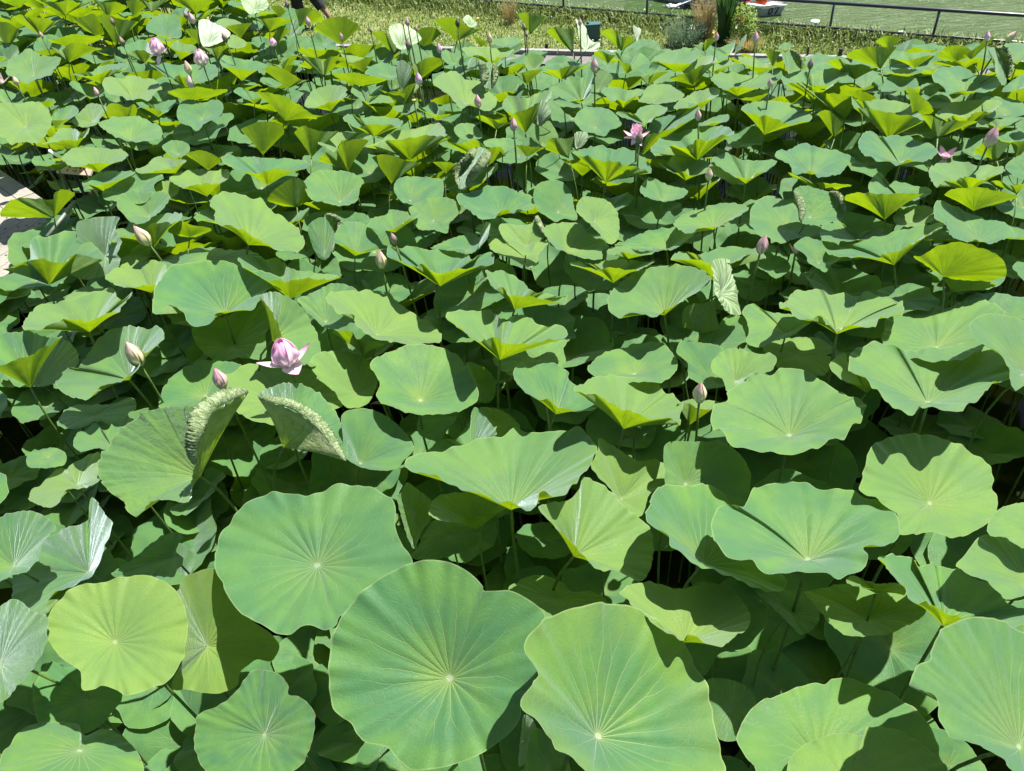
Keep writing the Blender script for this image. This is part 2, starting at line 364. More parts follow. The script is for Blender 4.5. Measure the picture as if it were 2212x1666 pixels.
# short stakes along the kerb
M['wood_dark'] = simple('weathered dark wood', (.045, .045, .048), .8, .4, 30, .6, .2)
STK = [(1181, 109, .022, 14, 'thick dark wooden stump by the kerb, left of the small rail piece'), (1241, 133, .009, 18, 'thin dark stake under the pale kerb left of the white draped leaf'),
       (1380, 118, .012, 22, 'thin dark stake behind the bright yellow-green leaf by the kerb'), (1440, 116, .010, 19, 'thin leaning dark stake right of the middle one'),
       (1487, 110, .013, 12, 'short stub of a stake left of the flower bed'), (1742, 130, .011, 27, 'slim dark stake left of the thick square one, near the lawn corner'),
       (1812, 131, .022, 25, 'thick dark square stake at the right end of the lawn'), (1984, 116, .016, 10, 'low dark stump just below the railing post at right')]
for x, y, r, h, lab in STK:
    p = on_z(x, y, BZ); hh = h*proj(p)[2]/FPX*1.03
    mb = MB(org=p); mb.tube([p-[0, 0, .05], p+[0, 0, hh*.97], p+[0, 0, hh]], [r*1.05, r, r*.8], 9 if r < .02 else 10)
    tag(mb.build('stake', M['wood_dark'], smooth=False), lab, 'stake', 'stakes along the kerb')
# teal utility box
p = on_z(1281, 86, BZ); sc = proj(p)[2]/FPX
M['teal'] = simple('teal painted metal', (.03, .085, .09), .45, .12, 20, .1, .5)
bx = empty('utility_box', p); tag(bx, 'small teal metal utility box on the lawn behind the white draped leaf', 'box')
wv, hv = 30*sc, 32*sc
mb = MB(org=p); mb.box((-wv*.5, -wv*.3, 0), (wv*.5, wv*.3, hv), rz(-.15), p); mb.build('cabinet', M['teal'], bx, False)
mb = MB(org=p); mb.box((-wv*.53, -wv*.33, hv), (wv*.53, wv*.33, hv+.012), rz(-.15), p); mb.build('lid', M['teal'], bx, False)
mb = MB(org=p); mb.tube([p+[-wv*.35, 0, hv+.012], p+[-wv*.35, 0, hv+.04]], .018, 10); mb.build('cap', M['teal'], bx)

# ---------------------------------------------------------------- flower bed
def thing(name, loc, lab, cat, grp=None): o = empty(name, loc); tag(o, lab, cat, grp); return o
def strands(mb, c, n, h, spread, wd, droop=.4, base=.04, head=0):
    for i in range(n):
        a = random.uniform(0, 6.283); rb = base*math.sqrt(random.random()); b = np.array([c[0]+rb*math.cos(a), c[1]+rb*math.sin(a), c[2]])
        a2 = a+random.uniform(-.5, .5); s = spread*random.uniform(.2, 1); hh = h*random.uniform(.6, 1); d = np.array([math.cos(a2), math.sin(a2), 0]); sd_ = np.array([-d[1], d[0], 0])
        P = [b+d*s*hh*q**1.8+np.array([0, 0, hh*(q-droop*s*q**3)]) for q in (0, .35, .7, 1)]; W = [wd*.8, wd, wd*.7, wd*.08]
        V = []; 
        for p_, w_ in zip(P, W): V += [p_-sd_*w_, p_+d*w_*.35, p_+sd_*w_]
        F = []
        for k in range(3):
            q = 3*k; F += [(q, q+1, q+4, q+3), (q+1, q+2, q+5, q+4)]
        mb.add(V, F)
        if head:
            for j in range(5):
                t_ = P[3]+np.array([random.uniform(-1, 1), random.uniform(-1, 1), random.uniform(-1.6, .6)])*head; r = head*.28
                mb.add([t_+[r, 0, 0], t_+[-r, 0, 0], t_+[0, r, r], t_+[0, -r, -r*1.6]], [(0, 1, 2), (0, 2, 3), (1, 2, 3), (0, 1, 3)])
M['straw'] = leafy('dry straw', (.30, .235, .09), .2); M['iris'] = leafy('iris leaf', (.045, .11, .024), .25); M['bluegreen'] = leafy('grey green foliage', (.085, .14, .07), .2)
M['geran'] = leafy('geranium leaf', (.18, .27, .04), .35); M['red'] = simple('red petals', (.45, .015, .012), .5, .2, 60, .2, .3); M['cream'] = simple('cream petals', (.55, .54, .44), .6, .06, 60, .1, .3)
p = on_z(1520, 84, BZ); o = thing('straw_tuft', p, 'tall dry straw coloured grass tuft in the flower bed by the lake', 'plant')
mb = MB(org=p); strands(mb, p, 330, .50, .26, .003, .25, .10, .011); mb.build('stems', M['straw'], o, False)
p = on_z(1562, 92, BZ); o = thing('iris_clump', p, 'dark green clump of upright sword shaped leaves beside the straw tuft', 'plant')
mb = MB(org=p); strands(mb, p, 75, .82, .26, .016, .25, .07); mb.build('leaves', M['iris'], o, True)
def bush(c, n, R, H, lw, mat, parent, name='foliage'):
    mb = MB(org=c)
    for i in range(n):
        a = random.uniform(0, 6.283); q = random.random()**.5; z = random.random()**.8*H*(1-.35*q*q); c_ = c+np.array([R*q*math.cos(a), R*q*math.sin(a), z])
        u = RNG.normal(size=3); u /= np.linalg.norm(u); v = np.cross(u, [0, 0, 1]); v /= np.linalg.norm(v)+1e-6; l = lw*random.uniform(.6, 1.3)
        nn = np.cross(u, v)*l*.15
        mb.add([c_-u*l, c_-v*l*.5+nn, c_+u*l, c_+v*l*.5+nn], [(0, 1, 2, 3)])
    return mb.build(name, mat, parent, False)
p = on_z(1602, 96, BZ); o = thing('geranium_plant', p, 'leafy light green plant with red flower heads right of the sword leaves', 'plant')
bush(p, 900, .16, .50, .022, M['geran'], o)
for (x, y) in ((1589, 22), (1578, 35), (1598, 40), (1606, 39), (1604, 55), (1613, 99)):
    # flower heads stand at their own height over the plant
    zc = depth_at(x, y, BZ); d = proj(p)[2]-.05; c_ = at_depth(x, y, d) if y < 90 else on_z(x, y-0, BZ+.1)
    mb = MB(org=p)
    for k in range(16):
        u = RNG.normal(size=3); u /= np.linalg.norm(u); q = c_+u*.030; v = np.cross(u, [0.3, .2, 1]); v /= np.linalg.norm(v); w_ = np.cross(u, v)
        mb.add([q-v*.02, q-w_*.02, q+v*.02, q+w_*.02], [(0, 1, 2, 3)])
    mb.tube([c_, np.array([c_[0], c_[1], BZ])*.8+c_*.2], .002, 4); mb.build('flower_head', M['red'], o, False)
p = on_z(1478, 100, BZ); o = thing('foliage_plant', p, 'low bushy grey green plant left of the dry straw tuft', 'plant')
bush(p, 420, .22, .20, .018, M['bluegreen'], o); mb = MB(org=p); strands(mb, p, 260, .34, .6, .004, .3, .2, .011); mb.build('stems', M['bluegreen'], o, False)
p = on_z(1610, 112, BZ); o = thing('straw_ground_plant', p, 'low straw green plant in front of the red flowering one', 'plant')
mb = MB(org=p); strands(mb, p, 520, .22, .8, .004, .5, .13, .006); mb.build('stems', leafy('olive stems', (.27, .26, .08), .3), o, False)
p = on_z(1102, 50, BZ); o = thing('straw_tuft', p, 'sparse dry straw tuft standing alone on the lawn by the railing', 'plant')
mb = MB(org=p); strands(mb, p, 150, .33, .35, .003, .3, .08, .008); mb.build('stems', M['straw'], o, False)
DA = [(1465, 37, 0), (1453, 46, 0), (1496, 60, 0), (1514, 57, 0), (1532, 67, 0), (1541, 69, 1), (1567, 62, 0), (1592, 59, 0)]
for i, (x, y, yl) in enumerate(DA):
    lab = ['white flower, highest one left of the straw tuft', 'cream flower just below the highest left one', 'large white flower at the foot of the straw tuft', 'white flower right of the large one at the tuft foot',
           'white flower below the sword leaves, left of a yellowish one', 'yellowish flower below the sword leaves', 'cream flower at the right of the sword leaves', 'white flower in the leafy red flowering plant'][i]
    b = on_z(x, y+10+random.uniform(0, 5), BZ+.02); d = proj(b)[2]; c_ = at_depth(x, y, d); f = thing('bed_flower', (b[0], b[1], BZ), lab, 'flower', 'white flowers in the bed')
    org = np.array([b[0], b[1], BZ]); mb = MB(org=org); mb.tube([org, (org+c_)/2+[.005, 0, 0], c_], .0022, 5); mb.build('stem', M['stalk'], f)
    mb = MB(org=org); n = np.array([0, -.7, .7])
    e1_ = np.array([1., 0, 0]); e2_ = np.cross(n, e1_); R_ = .030 if i != 2 else .042
    for k in range(8):
        a = k*.785; u = math.cos(a)*e1_+math.sin(a)*e2_; v = np.cross(n, u)
        mb.add([c_, c_+u*R_*.6-v*R_*.28+n*.004, c_+u*R_+n*.01, c_+u*R_*.6+v*R_*.28+n*.004], [(0, 1, 2, 3)])
    mb.build('petals', M['yellow_petal'] if yl else M['cream'], f, False)
b = on_z(1032, 40, BZ+.08); f = thing('bed_flower', (b[0], b[1], BZ), 'single small yellow flower in the lawn near the lone straw tuft', 'flower')
mb = MB(org=(b[0], b[1], BZ)); mb.tube([(b[0], b[1], BZ), b], .002, 5); mb.build('stem', M['stalk'], f); mb = MB(org=(b[0], b[1], BZ)); mb.lathe([(0, .01), (.02, .008), (.024, 0), (0, -.006)], b, 9); mb.build('petals', M['yellow_petal'], f)

# ---------------------------------------------------------------- rowing boat with its oar on the lake
M['hull'] = simple('white hull paint', (.36, .37, .34), .4, .1, 6, .1, .5); M['hull_rim'] = simple('white plastic rim', (.8, .8, .78), .35, .05, 10, .05, .5)
M['blue'] = simple('blue paint', (.012, .13, .36), .35, .1, 20, .05, .5); M['orange'] = simple('orange cloth', (.42, .06, .01), .8, .2, 12, .4, .2, .02); M['black'] = simple('black lettering', (.012, .012, .014), .5, .1, 20, .05)
LZ = -.06
P1 = on_z(1638, 36, LZ); P2 = on_z(1691, 31, LZ); PS = on_z(1540, 17, LZ)
ax = PS-P1; ax = ax/np.linalg.norm(ax); tr = P2-P1; BW = np.linalg.norm(tr); tr = tr/BW; nT = -ax     # ax: from the stern board forward, tr: across it
sc_ = proj(P1)[2]/FPX; FB = 20*sc_/.95; Lb = 2.6
bo = thing('rowing_boat', (P1+P2)/2, 'white rowing boat numbered 07 on the green lake behind the railing', 'boat')
def hull(t, s, z):      # t 0 stern .. 1 bow, s 0 near side .. 1 far side
    c = (P1+P2)/2+ax*Lb*t; half = BW*.5*(1+.9*math.sin(math.pi*min(1, t*1.15)*.6))*(1 if t < .55 else max(.04, 1-((t-.55)/.45)**2)); half *= (.86+.14*z/FB)
    return c+tr*half*(2*s-1)+np.array([0, 0, z*(1+.5*t*t)])-ax*(.03*z/FB)
TS = np.linspace(0, 1, 15)
mb = MB(org=bo.location); V = []; F = []
for s in (0, 1):
    b = len(V)
    for t in TS: V += [hull(t, s, -.06), hull(t, s, FB*.5), hull(t, s, FB)]
    for i in range(len(TS)-1):
        for j in (0, 1): q = b+i*3+j; F.append((q, q+3, q+4, q+1))
n_ = len(TS)*3; F += [(0, n_, n_+1, 1), (1, n_+1, n_+2, 2)]
for i in range(len(TS)-1): F.append((i*3, i*3+3, n_+i*3+3, n_+i*3))
mb.add(V, F); mb.build('hull', M['hull'], bo, False)
mb = MB(org=bo.location); ring = [hull(t, 0, FB) for t in TS]+[hull(t, 1, FB) for t in reversed(TS)]; ring.append(ring[0]); mb.tube(ring, .022, 8); mb.build('gunwale', M['hull_rim'], bo)
mb = MB(org=bo.location); V = [hull(t, s, FB*.35) for t in TS for s in (.03, .97)]; mb.add(V, [(2*i, 2*i+2, 2*i+3, 2*i+1) for i in range(len(TS)-1)]); mb.build('floor', M['hull'], bo, False)
for t in (.0, .35, .62):
    V = [hull(t, .04, FB*.9), hull(t, .96, FB*.9), hull(t+.09, .96, FB*.9), hull(t+.09, .04, FB*.9)]; mb = MB(org=bo.location); mb.add(V+[v-[0, 0, .02] for v in V], [(0, 1, 2, 3), (7, 6, 5, 4), (0, 4, 5, 1), (1, 5, 6, 2), (2, 6, 7, 3), (3, 7, 4, 0)]); mb.build('seat', M['hull_rim'], bo, False)
mbn = MB(org=bo.location)
def dg(pts, s0, w_): mbn.tube([hull(0, s0+a*w_, FB*(.44+b*.30))-ax*.006 for a, b in pts], .0075, 6)
dg([(math.cos(a)*.8+.15*math.sin(a), math.sin(a)) for a in np.linspace(0, 6.283, 17)], .42, .09)
dg([(-.9, .7), (-.8, 1.05), (.9, 1.0), (.5, .2), (.2, -1)], .66, .09)
mbn.build('number', M['black'], bo)
M['redcloth'] = simple('red patterned cloth', (.28, .03, .07), .8, .9, 22, .5, .2, .02)
for (t, s, r, mt, lab) in ((.07, .45, .075, 'orange', 'orange life jacket heaped at the stern of the rowing boat'), (.11, .12, .075, 'redcloth', 'red and pink patterned cloth beside the orange life jacket in the boat')):
    c_ = hull(t, s, FB)+[0, 0, .035]; th_ = thing('life_jacket' if mt == 'orange' else 'cloth', c_-[0, 0, .06], lab, 'life jacket' if mt == 'orange' else 'cloth')
    mb = MB(org=c_-[0, 0, .06]); V = []; F = []
    for i in range(9):
        for k in range(14):
            a = 2*math.pi*k/14; q = math.sin(math.pi*i/8)**.6; e = 1+.18*math.sin(3*a+i)+random.uniform(-.06, .06)
            V.append(c_+np.array([r*q*e*math.cos(a), r*q*e*math.sin(a), -r*.8*math.cos(math.pi*i/8)]))
    for i in range(8):
        for k in range(14): F.append((i*14+k, i*14+(k+1) % 14, (i+1)*14+(k+1) % 14, (i+1)*14+k))
    mb.add(V, F); mb.build('shell', M[mt], th_)
    mb = MB(org=c_-[0, 0, .06]); mb.tube([c_+[-r*.95, 0, r*.2], c_+[0, -r*1.0, r*.35], c_+[r*.95, 0, r*.2]], .008, 6); mb.build('strap', M['black'], th_)
# oar
o0 = at_depth(1532, -14, proj(on_z(1480, 12, LZ))[2]*.97); o1 = on_z(1456, 15, LZ); u = (o1-o0)/np.linalg.norm(o1-o0)
ob = thing('oar', o0, 'blue oar with a splashing white blade left of the straw tuft', 'oar')
mb = MB(org=o0); mb.tube([o0-u*.5, o0+u*(np.linalg.norm(o1-o0)-.12)], .024, 8); mb.build('shaft', M['blue'], ob)
mb = MB(org=o0); s = np.cross(u, [0, 0, 1]); s /= np.linalg.norm(s); tp = o1-u*.32
mb.add([tp-s*.02, tp+s*.02, tp+u*.1+s*.06, tp+u*.32+s*.05, tp+u*.32-s*.05, tp+u*.1-s*.06]+[q+[0, 0, .012] for q in (tp-s*.02, tp+s*.02, tp+u*.1+s*.06, tp+u*.32+s*.05, tp+u*.32-s*.05, tp+u*.1-s*.06)],
       [(0, 1, 2, 3, 4, 5), (11, 10, 9, 8, 7, 6)]+[(i, (i+1) % 6, (i+1) % 6+6, i+6) for i in range(6)]); mb.build('blade', M['hull_rim'], ob, False)
mb = MB()
for i in range(110):
    q = on_z(1452+random.gauss(2, 8), 16+random.gauss(0, 1.6), LZ); r = random.uniform(.006, .02); q = q+[0, 0, random.uniform(0, .03)]
    mb.lathe([(0, r*.6), (r, 0), (0, -r*.6)], q, 6)
M['foam'] = simple('water foam', (.8, .82, .8), .4, .05, 30, .1, .4); tag(mb.build('oar_splash', M['foam']), 'white splash of foam where the oar blade enters the lake', 'splash', kind='stuff')
# round float, white block and two shore rocks
p = on_z(1759, 57, LZ); f = thing('buoy', p, 'small round white topped float in the lake behind the railing', 'float'); r = 9*proj(p)[2]/FPX
mb = MB(org=p); mb.lathe([(r*.9, -.05), (r*.95, .0), (r*.9, .05)], p, 20); mb.build('body', M['blue'], f); mb = MB(org=p); mb.lathe([(r*1.02, .05), (r*1.05, .062), (r, .072), (0, .074)], p, 20); mb.build('cap', M['hull_rim'], f)
def rock(p, R, H, lab, name='rock', mat='rock'):
    mb = MB(org=p); V = []; F = []
    for i in range(6):
        for k in range(11):
            a = 2*math.pi*k/11; q = [1, 1.05, .95, .75, .4, .05][i]; e = 1+random.uniform(-.12, .12); V.append(p+np.array([R*q*e*math.cos(a)*1.5, R*q*e*math.sin(a), H*[-.6, 0, .4, .7, .95, 1][i]]))
    for i in range(5):
        for k in range(11): F.append((i*11+k, i*11+(k+1) % 11, (i+1)*11+(k+1) % 11, (i+1)*11+k))
    mb.add(V, F); tag(mb.build(name, M[mat], smooth=False), lab, name)
rock(on_z(1655, 66, BZ-.05), .13, .10, 'flat grey shore rock under the railing right of the flower bed')
rock(on_z(1712, 66, BZ-.05), .12, .09, 'grey shore rock between the flower bed and the round float')
rock(on_z(1945, 75, BZ-.06), .05, .04, 'small whitish stone at the water edge behind the railing', 'rock', 'hull_rim')

# ---------------------------------------------------------------- wooden deck at the left
DZ = .75
def deckmat():
    t = NT('weathered deck board'); c = t.obj(); oi = t.n('ObjectInfo'); mp = t.n('Mapping'); mp.inputs['Scale'].default_value = (3, 22, 3); t.put(mp.inputs[0], c)
    a = t.noise(mp.outputs[0], 4, 5, .65, .4).outputs[0]; b = t.noise(c, 1.7, 2).outputs[0]
    col = t.mix(t.ss(a, .3, .7), (.18, .168, .142), (.27, .255, .222)); col = t.mix(t.math('MULTIPLY', t.ss(b, .45, .7), .5), col, (.15, .135, .105))
    return t.done(t.bsdf(col, .75, .2, t.bump(a, .5, .004)))
M['deck'] = deckmat(); M['bolt'] = simple('rusty bolt', (.13, .09, .07), .6, .3, 80, .3)
J0 = on_z(0, 487, DZ); J1 = on_z(60, 478, DZ)           # the mitred joint line of the boards
J0 = on_z(5, 483, DZ); J1 = on_z(115, 467, DZ); jd = (J1-J0)/np.linalg.norm(J1-J0); 
b1 = on_z(0, 430, DZ); b2 = on_z(57, 472, DZ); d1 = (b1-b2)/np.linalg.norm(b1-b2)          # board run above the joint
c1 = on_z(0, 507, DZ); c2 = on_z(57, 472, DZ); d2_ = (c1-c2)/np.linalg.norm(c1-c2)          # board run below the joint
dk = empty('wooden_deck', J0); tag(dk, 'weathered wooden boardwalk with mitred boards at the left edge', 'boardwalk')
edge = [on_z(-60, 350, DZ), on_z(105, 395, DZ), on_z(125, 440, DZ), on_z(118, 470, DZ), on_z(98, 520, DZ), on_z(80, 560, DZ), on_z(40, 625, DZ), on_z(-60, 650, DZ)]
wb = .145
def clip_len(p, d):    # boards stop near the deck's pond edge
    return 3.4
mbu = MB(org=J0); mbl = MB(org=J0); mbb = MB(org=J0)
e_dir = jd
for i in range(-22, 14):
    o_ = J1*1.0+jd*0-jd*(i*wb/abs(np.cross(jd[:2], d1[:2])))
    for d, mb, L in ((d1, mbu, 3.6), (d2_, mbl, 4.2)):
        wj = wb/abs(float(np.cross(jd[:2], d[:2])))
        s0 = J1+jd*.10-jd*(i*wj) ; s1 = s0-jd*(wj-.008)
        Lc = L
        if d is d1:
            g0 = on_z(0, 358, DZ); g1 = on_z(112, 392, DZ); gd = (g1-g0)[:2]; w_ = (g0-s0)[:2]; den = d[0]*gd[1]-d[1]*gd[0]; Lc = min(L, max(.3, float((w_[0]*gd[1]-w_[1]*gd[0])/den)))
        if i < (0 if d is d1 else -2): continue
        if i < 0: s0 = s0+d*(.22-i*.13); s1 = s1+d*(.22-i*.13)
        V = [s0, s1, s1+d*Lc, s0+d*Lc]; V = [v*[1, 1, 0]+[0, 0, DZ] for v in V]+[v*[1, 1, 0]+[0, 0, DZ-.045] for v in V]
        mb.add(V, [(0, 1, 2, 3), (7, 6, 5, 4), (0, 4, 5, 1), (1, 5, 6, 2), (2, 6, 7, 3), (3, 7, 4, 0)])
        for k in (.12, .30, 1.3, 2.3):
            for q in (.3, .72):
                c_ = (s0*(1-q)+s1*q+d*(k))*[1, 1, 0]+[0, 0, DZ+.002]; mbb.lathe([(.009, 0), (.009, .003), (0, .004)], c_, 8)
mbu.build('boards', M['deck'], dk, False); mbl.build('boards', M['deck'], dk, False); mbb.build('bolts', M['bolt'], dk)
for q in (.25, 1.6, 2.9):
    for d in (d1, d2_):
        c_ = J1+d*q-jd*.3; sp_ = MB(org=J0); sp_.tube([c_*[1, 1, 0]+[0, 0, -.2], c_*[1, 1, 0]+[0, 0, DZ-.046]], .05, 8); sp_.build('support_post', M['wood_dark'], dk)

# grey pipe rail over the deck edge
M['pipe'] = simple('grey green pipe', (.14, .165, .12), .45, .2, 25, .1, .5); M['bright'] = simple('bright metal strip', (.85, .86, .86), .3, .04, 30, .05, .5)
pa = on_z(162, 436, DZ+.30); pb = on_z(102, 512, DZ+.22)
rl = thing('pipe_rail', pa*[1, 1, 0]+[0, 0, DZ-.1], 'thin slanting grey pipe rail beside the wooden deck under the yellow leaf', 'rail')
mb = MB(org=rl.location); mb.tube([pa, pb], .014, 10); mb.build('pipe', M['pipe'], rl)
for q in (pa, pb): mb = MB(org=rl.location); mb.tube([q*[1, 1, 0]+[0, 0, DZ-.3], q], .007, 8); mb.build('support', M['wood_dark'], rl)
q0_ = on_z(50, 548, DZ+.012); q1_ = on_z(70, 528, DZ+.012); u = (q1_-q0_); mb = MB(org=q0_); s = np.cross(u/np.linalg.norm(u), [0, 0, 1])*.022
V = [q0_-s, q0_+s, q1_+u*1.5+s, q1_+u*1.5-s]; mb.add(V+[v-[0, 0, .01] for v in V], [(0, 1, 2, 3), (7, 6, 5, 4), (0, 4, 5, 1), (1, 5, 6, 2), (2, 6, 7, 3), (3, 7, 4, 0)]); tag(mb.build('edge_strip', M['bright'], smooth=False), 'bright white metal strip lying on the wooden deck', 'strip')
# small notice board with red lettering
M['board'] = simple('faded notice panel', (.36, .29, .25), .6, .1, 12, .05, .3); M['redink'] = simple('red brown ink', (.33, .06, .03), .6, .1, 30, .02, .2)
A = on_z(133, 340, 1.22); Bq = on_z(207, 346, 1.22); Cq = at_depth(213, 369, proj(Bq)[2]-.04); Dq = at_depth(150, 371, proj(A)[2]-.06)
A2 = at_depth(135, 364, proj(A)[2]-.03)
org = (A+Bq)/2*[1, 1, 0]; sg = thing('notice_board', org, 'small faded notice board with red writing under a lotus leaf at left', 'sign')
ux = (Bq-A)/np.linalg.norm(Bq-A); dn = (Dq-A)-ux*float((Dq-A)@ux); dn = dn/np.linalg.norm(dn); nn = np.cross(ux, dn); nn = nn if nn@(O-A) > 0 else -nn
Wd = np.linalg.norm(Bq-A); Hd = np.linalg.norm((Dq-A)-ux*float((Dq-A)@ux))*1.15
V = [A, A+ux*Wd, A+ux*Wd+dn*Hd, A+dn*Hd]; mb = MB(org=org); mb.add(V+[v-nn*.012 for v in V], [(0, 1, 2, 3), (7, 6, 5, 4), (0, 4, 5, 1), (1, 5, 6, 2), (2, 6, 7, 3), (3, 7, 4, 0)]); mb.build('panel', M['board'], sg, False)
mb = MB(org=org)
gl = [(.33, .62, [(0, 0), (.1, .9)]), (.40, .60, [(0, 0), (.5, .1), (.3, .5), (.9, .6)]), (.47, .60, [(0, 0), (0, 1)]), (.53, .60, [(0, 0), (.15, 1)]), (.63, .62, [(0, .5), (.5, 0), (1, .5), (.5, 1), (0, .5)]), (.74, .62, [(0, .2), (.6, 0), (1, .6), (.4, 1), (.1, .5)]), (.30, .83, [(0, 0), (.3, .9)]), (.45, .84, [(0, .4), (.9, .4)]), (.55, .84, [(0, 0), (.2, .9)]), (.66, .84, [(0, .3), (.9, .3)])]
for gx, gy, st in gl:
    mb.tube([A+ux*Wd*(gx+.055*a)+dn*Hd*(gy-.10+.14*b)+nn*.003 for a, b in st], .0045, 5)
mb.build('writing', M['redink'], sg)
for q in (.08, .92): mb = MB(org=org); b_ = A+ux*Wd*q; mb.tube([b_*[1, 1, 0]+[0, 0, -.1], b_-nn*.02], .012, 8); mb.build('post', M['wood_dark'], sg)
w0 = at_depth(107, 326, proj(A)[2]+.03); w1 = at_depth(133, 341, proj(A)[2]); uu = (w1-w0)/np.linalg.norm(w1-w0); wr_ = thing('short_rail', w0*[1, 1, 0], 'bright white metal bar ending beside the notice board', 'rail'); mb = MB(org=w0*[1, 1, 0]); mb.tube([w0, w1], .014, 8); mb.build('bar', M['bright'], wr_); mb = MB(org=w0*[1, 1, 0]); mb.tube([w0+uu*.03, (w0+uu*.03)*[1, 1, 0]+[0, 0, -.1]], .008, 6); mb.build('support', M['wood_dark'], wr_)

# ---------------------------------------------------------------- the walking person (mostly above the frame)
def person():
    M['skin'] = simple('skin', (.24, .14, .10), .55, .1, 30, .1, .35); M['trouser'] = simple('charcoal cropped trousers', (.022, .026, .026), .75, .4, 25, .4, .2, .006)
    M['shirt'] = simple('grey shirt', (.25, .27, .30), .85, .15, 20, .3, .2, .006); M['hair'] = simple('black hair', (.015, .012, .010), .6, .3, 60, .4, .3); M['shoe'] = simple('dark blue shoe', (.02, .05, .13), .6, .3, 40, .3, .3)
    M['sole'] = simple('pale sole', (.5, .55, .6), .7, .1, 40, .1)
    fL = on_z(652, 60, BZ); fR = on_z(716, 56, BZ); base = (fL+fR)/2
    D = -rt*[1, 1, 0]; D = D/np.linalg.norm(D); S = np.array([-D[1], D[0], 0]); S = S if S[1] < 0 else -S     # D walking direction (left), S towards the camera
    hip = base+[0, 0, .86]-D*.0
    def skin(name, pts, edges, rad, mat, root, sub=2):
        me = bpy.data.meshes.new(name); me.from_pydata([tuple(p-base) for p in pts], edges, []); o = link(name, me, mat, root)
        o.modifiers.new('s', 'SKIN'); sub_ = o.modifiers.new('u', 'SUBSURF'); sub_.levels = sub; sub_.render_levels = sub
        for i, r in enumerate(rad): me.skin_vertices[0].data[i].radius = (r, r)
        me.skin_vertices[0].data[0].use_root = True; return o
    H = lambda d, s, z: base+D*d+S*s+np.array([0, 0, z])
    aL = fL+[0, 0, .09]; aR = fR+[0, 0, .12]; kL = (aL+H(0, .08, .86))/2+D*.07; kR = (aR+H(0, -.08, .86))/2+D*.10
    pts = [H(0, 0, .90), H(.01, 0, 1.08), H(.02, 0, 1.28), H(.01, 0, 1.42), H(.02, 0, 1.49), H(.04, 0, 1.56), H(.04, 0, 1.66),   # 0..6
           H(0, .09, .86), kL, aL, aL+D*.0-[0, 0, .03], H(0, -.09, .86), kR, aR, aR-[0, 0, .03],                              # 7..14
           H(.0, .18, 1.38), H(-.10, .23, 1.12), H(.02, .24, .90), H(.05, .24, .84), H(.0, -.18, 1.38), H(.10, -.23, 1.12), H(.22, -.22, .93), H(.26, -.22, .89)]
    ed = [(0, 1), (1, 2), (2, 3), (3, 4), (4, 5), (5, 6), (0, 7), (7, 8), (8, 9), (9, 10), (0, 11), (11, 12), (12, 13), (13, 14), (3, 15), (15, 16), (16, 17), (17, 18), (3, 19), (19, 20), (20, 21), (21, 22)]
    # hands: palm then five fingers each
    for wi, s_ in ((18, 1), (22, -1)):
        w_ = pts[wi]; dd = pts[wi]-pts[wi-1]; dd /= np.linalg.norm(dd)
        for k, (off, L) in enumerate(((-.030, .075), (-.010, .085), (.010, .08), (.030, .065))):
            a = len(pts); pts.append(w_+dd*.05+D*off); pts.append(w_+dd*(.05+L*.55)+D*(off+.006)); pts.append(w_+dd*(.05+L)+D*(off+.02)); ed += [(wi, a), (a, a+1), (a+1, a+2)]
        a = len(pts); pts.append(w_+dd*.02+D*.035); pts.append(w_+dd*.06+D*.055); ed += [(wi, a), (a, a+1)]
    rad = [.13, .12, .13, .10, .052, .085, .095, .085, .058, .036, .034, .085, .058, .036, .034, .055, .04, .026, .024, .055, .04, .026, .024]+[.010, .009, .008]*4+[.012, .009]+[.010, .009, .008]*4+[.012, .009]
    root = empty('person', base); tag(root, 'person in dark cropped trousers walking across the lawn, only the legs in frame', 'person')
    skin('body', pts, ed, rad, M['skin'], root)
    # trousers to mid shin, hems open
    mb = MB(org=base)
    for hp, k, a in ((H(0, .09, .90), kL, aL), (H(0, -.09, .90), kR, aR)):
        hem = k*.36+a*.64 if a is aL else k*.36+a*.64
        P = [hp+[0, 0, .06], hp-[0, 0, .05], (hp+k)/2, k, (k+hem)/2, hem]; mb.tube(P, [.135, .13, .115, .09, .085, .082], 18, cap=False)
        mb.tube([hem, (k+hem)/2], [.076, .076], 18, cap=False)
    mb.tube([H(0, 0, .84), H(0, 0, .92), H(0, 0, 1.02)], [.12, .185, .165], 18); mb.build('trousers', M['trouser'], root)
    mb = MB(org=base); mb.tube([H(0, 0, .95), H(0, 0, 1.15), H(.01, 0, 1.33), H(.01, 0, 1.42), H(.02, 0, 1.475)], [.19, .175, .19, .14, .062], 20)
    for a_, b_ in ((15, 16), (19, 20)): mb.tube([pts[a_]-(pts[b_]-pts[a_])*.15, pts[a_], (pts[a_]+pts[b_])/2, pts[b_]], [.05, .075, .065, .06], 14, cap=False)
    mb.build('shirt', M['shirt'], root)
    hd = H(.05, 0, 1.63); mb = MB(org=base); V = []; F = []
    for i in range(10):
        f_ = math.pi*i/11
        for k in range(18):
            a = 2*math.pi*k/18; r = .112*math.sin(f_)+.004; q = np.array([0, 0, .125*math.cos(f_)+.012])+D*(r*1.02*math.cos(a)-.016)+S*r*.92*math.sin(a)
            if math.cos(a) > .35 and f_ > 1.0: q = q-D*.035*min(1, (f_-1)*2)*(math.cos(a)-.2)
            V.append(hd+q)
    for i in range(9):
        for k in range(18): F.append((i*18+k, i*18+(k+1) % 18, (i+1)*18+(k+1) % 18, (i+1)*18+k))
    mb.add(V, F); mb.build('hair', M['hair'], root)
    mb = MB(org=base); f0_ = hd+D*.098-[0, 0, .02]; mb.tube([f0_+[0, 0, .02], f0_+D*.022-[0, 0, .015], f0_-[0, 0, .022]], [.007, .013, .010], 8)
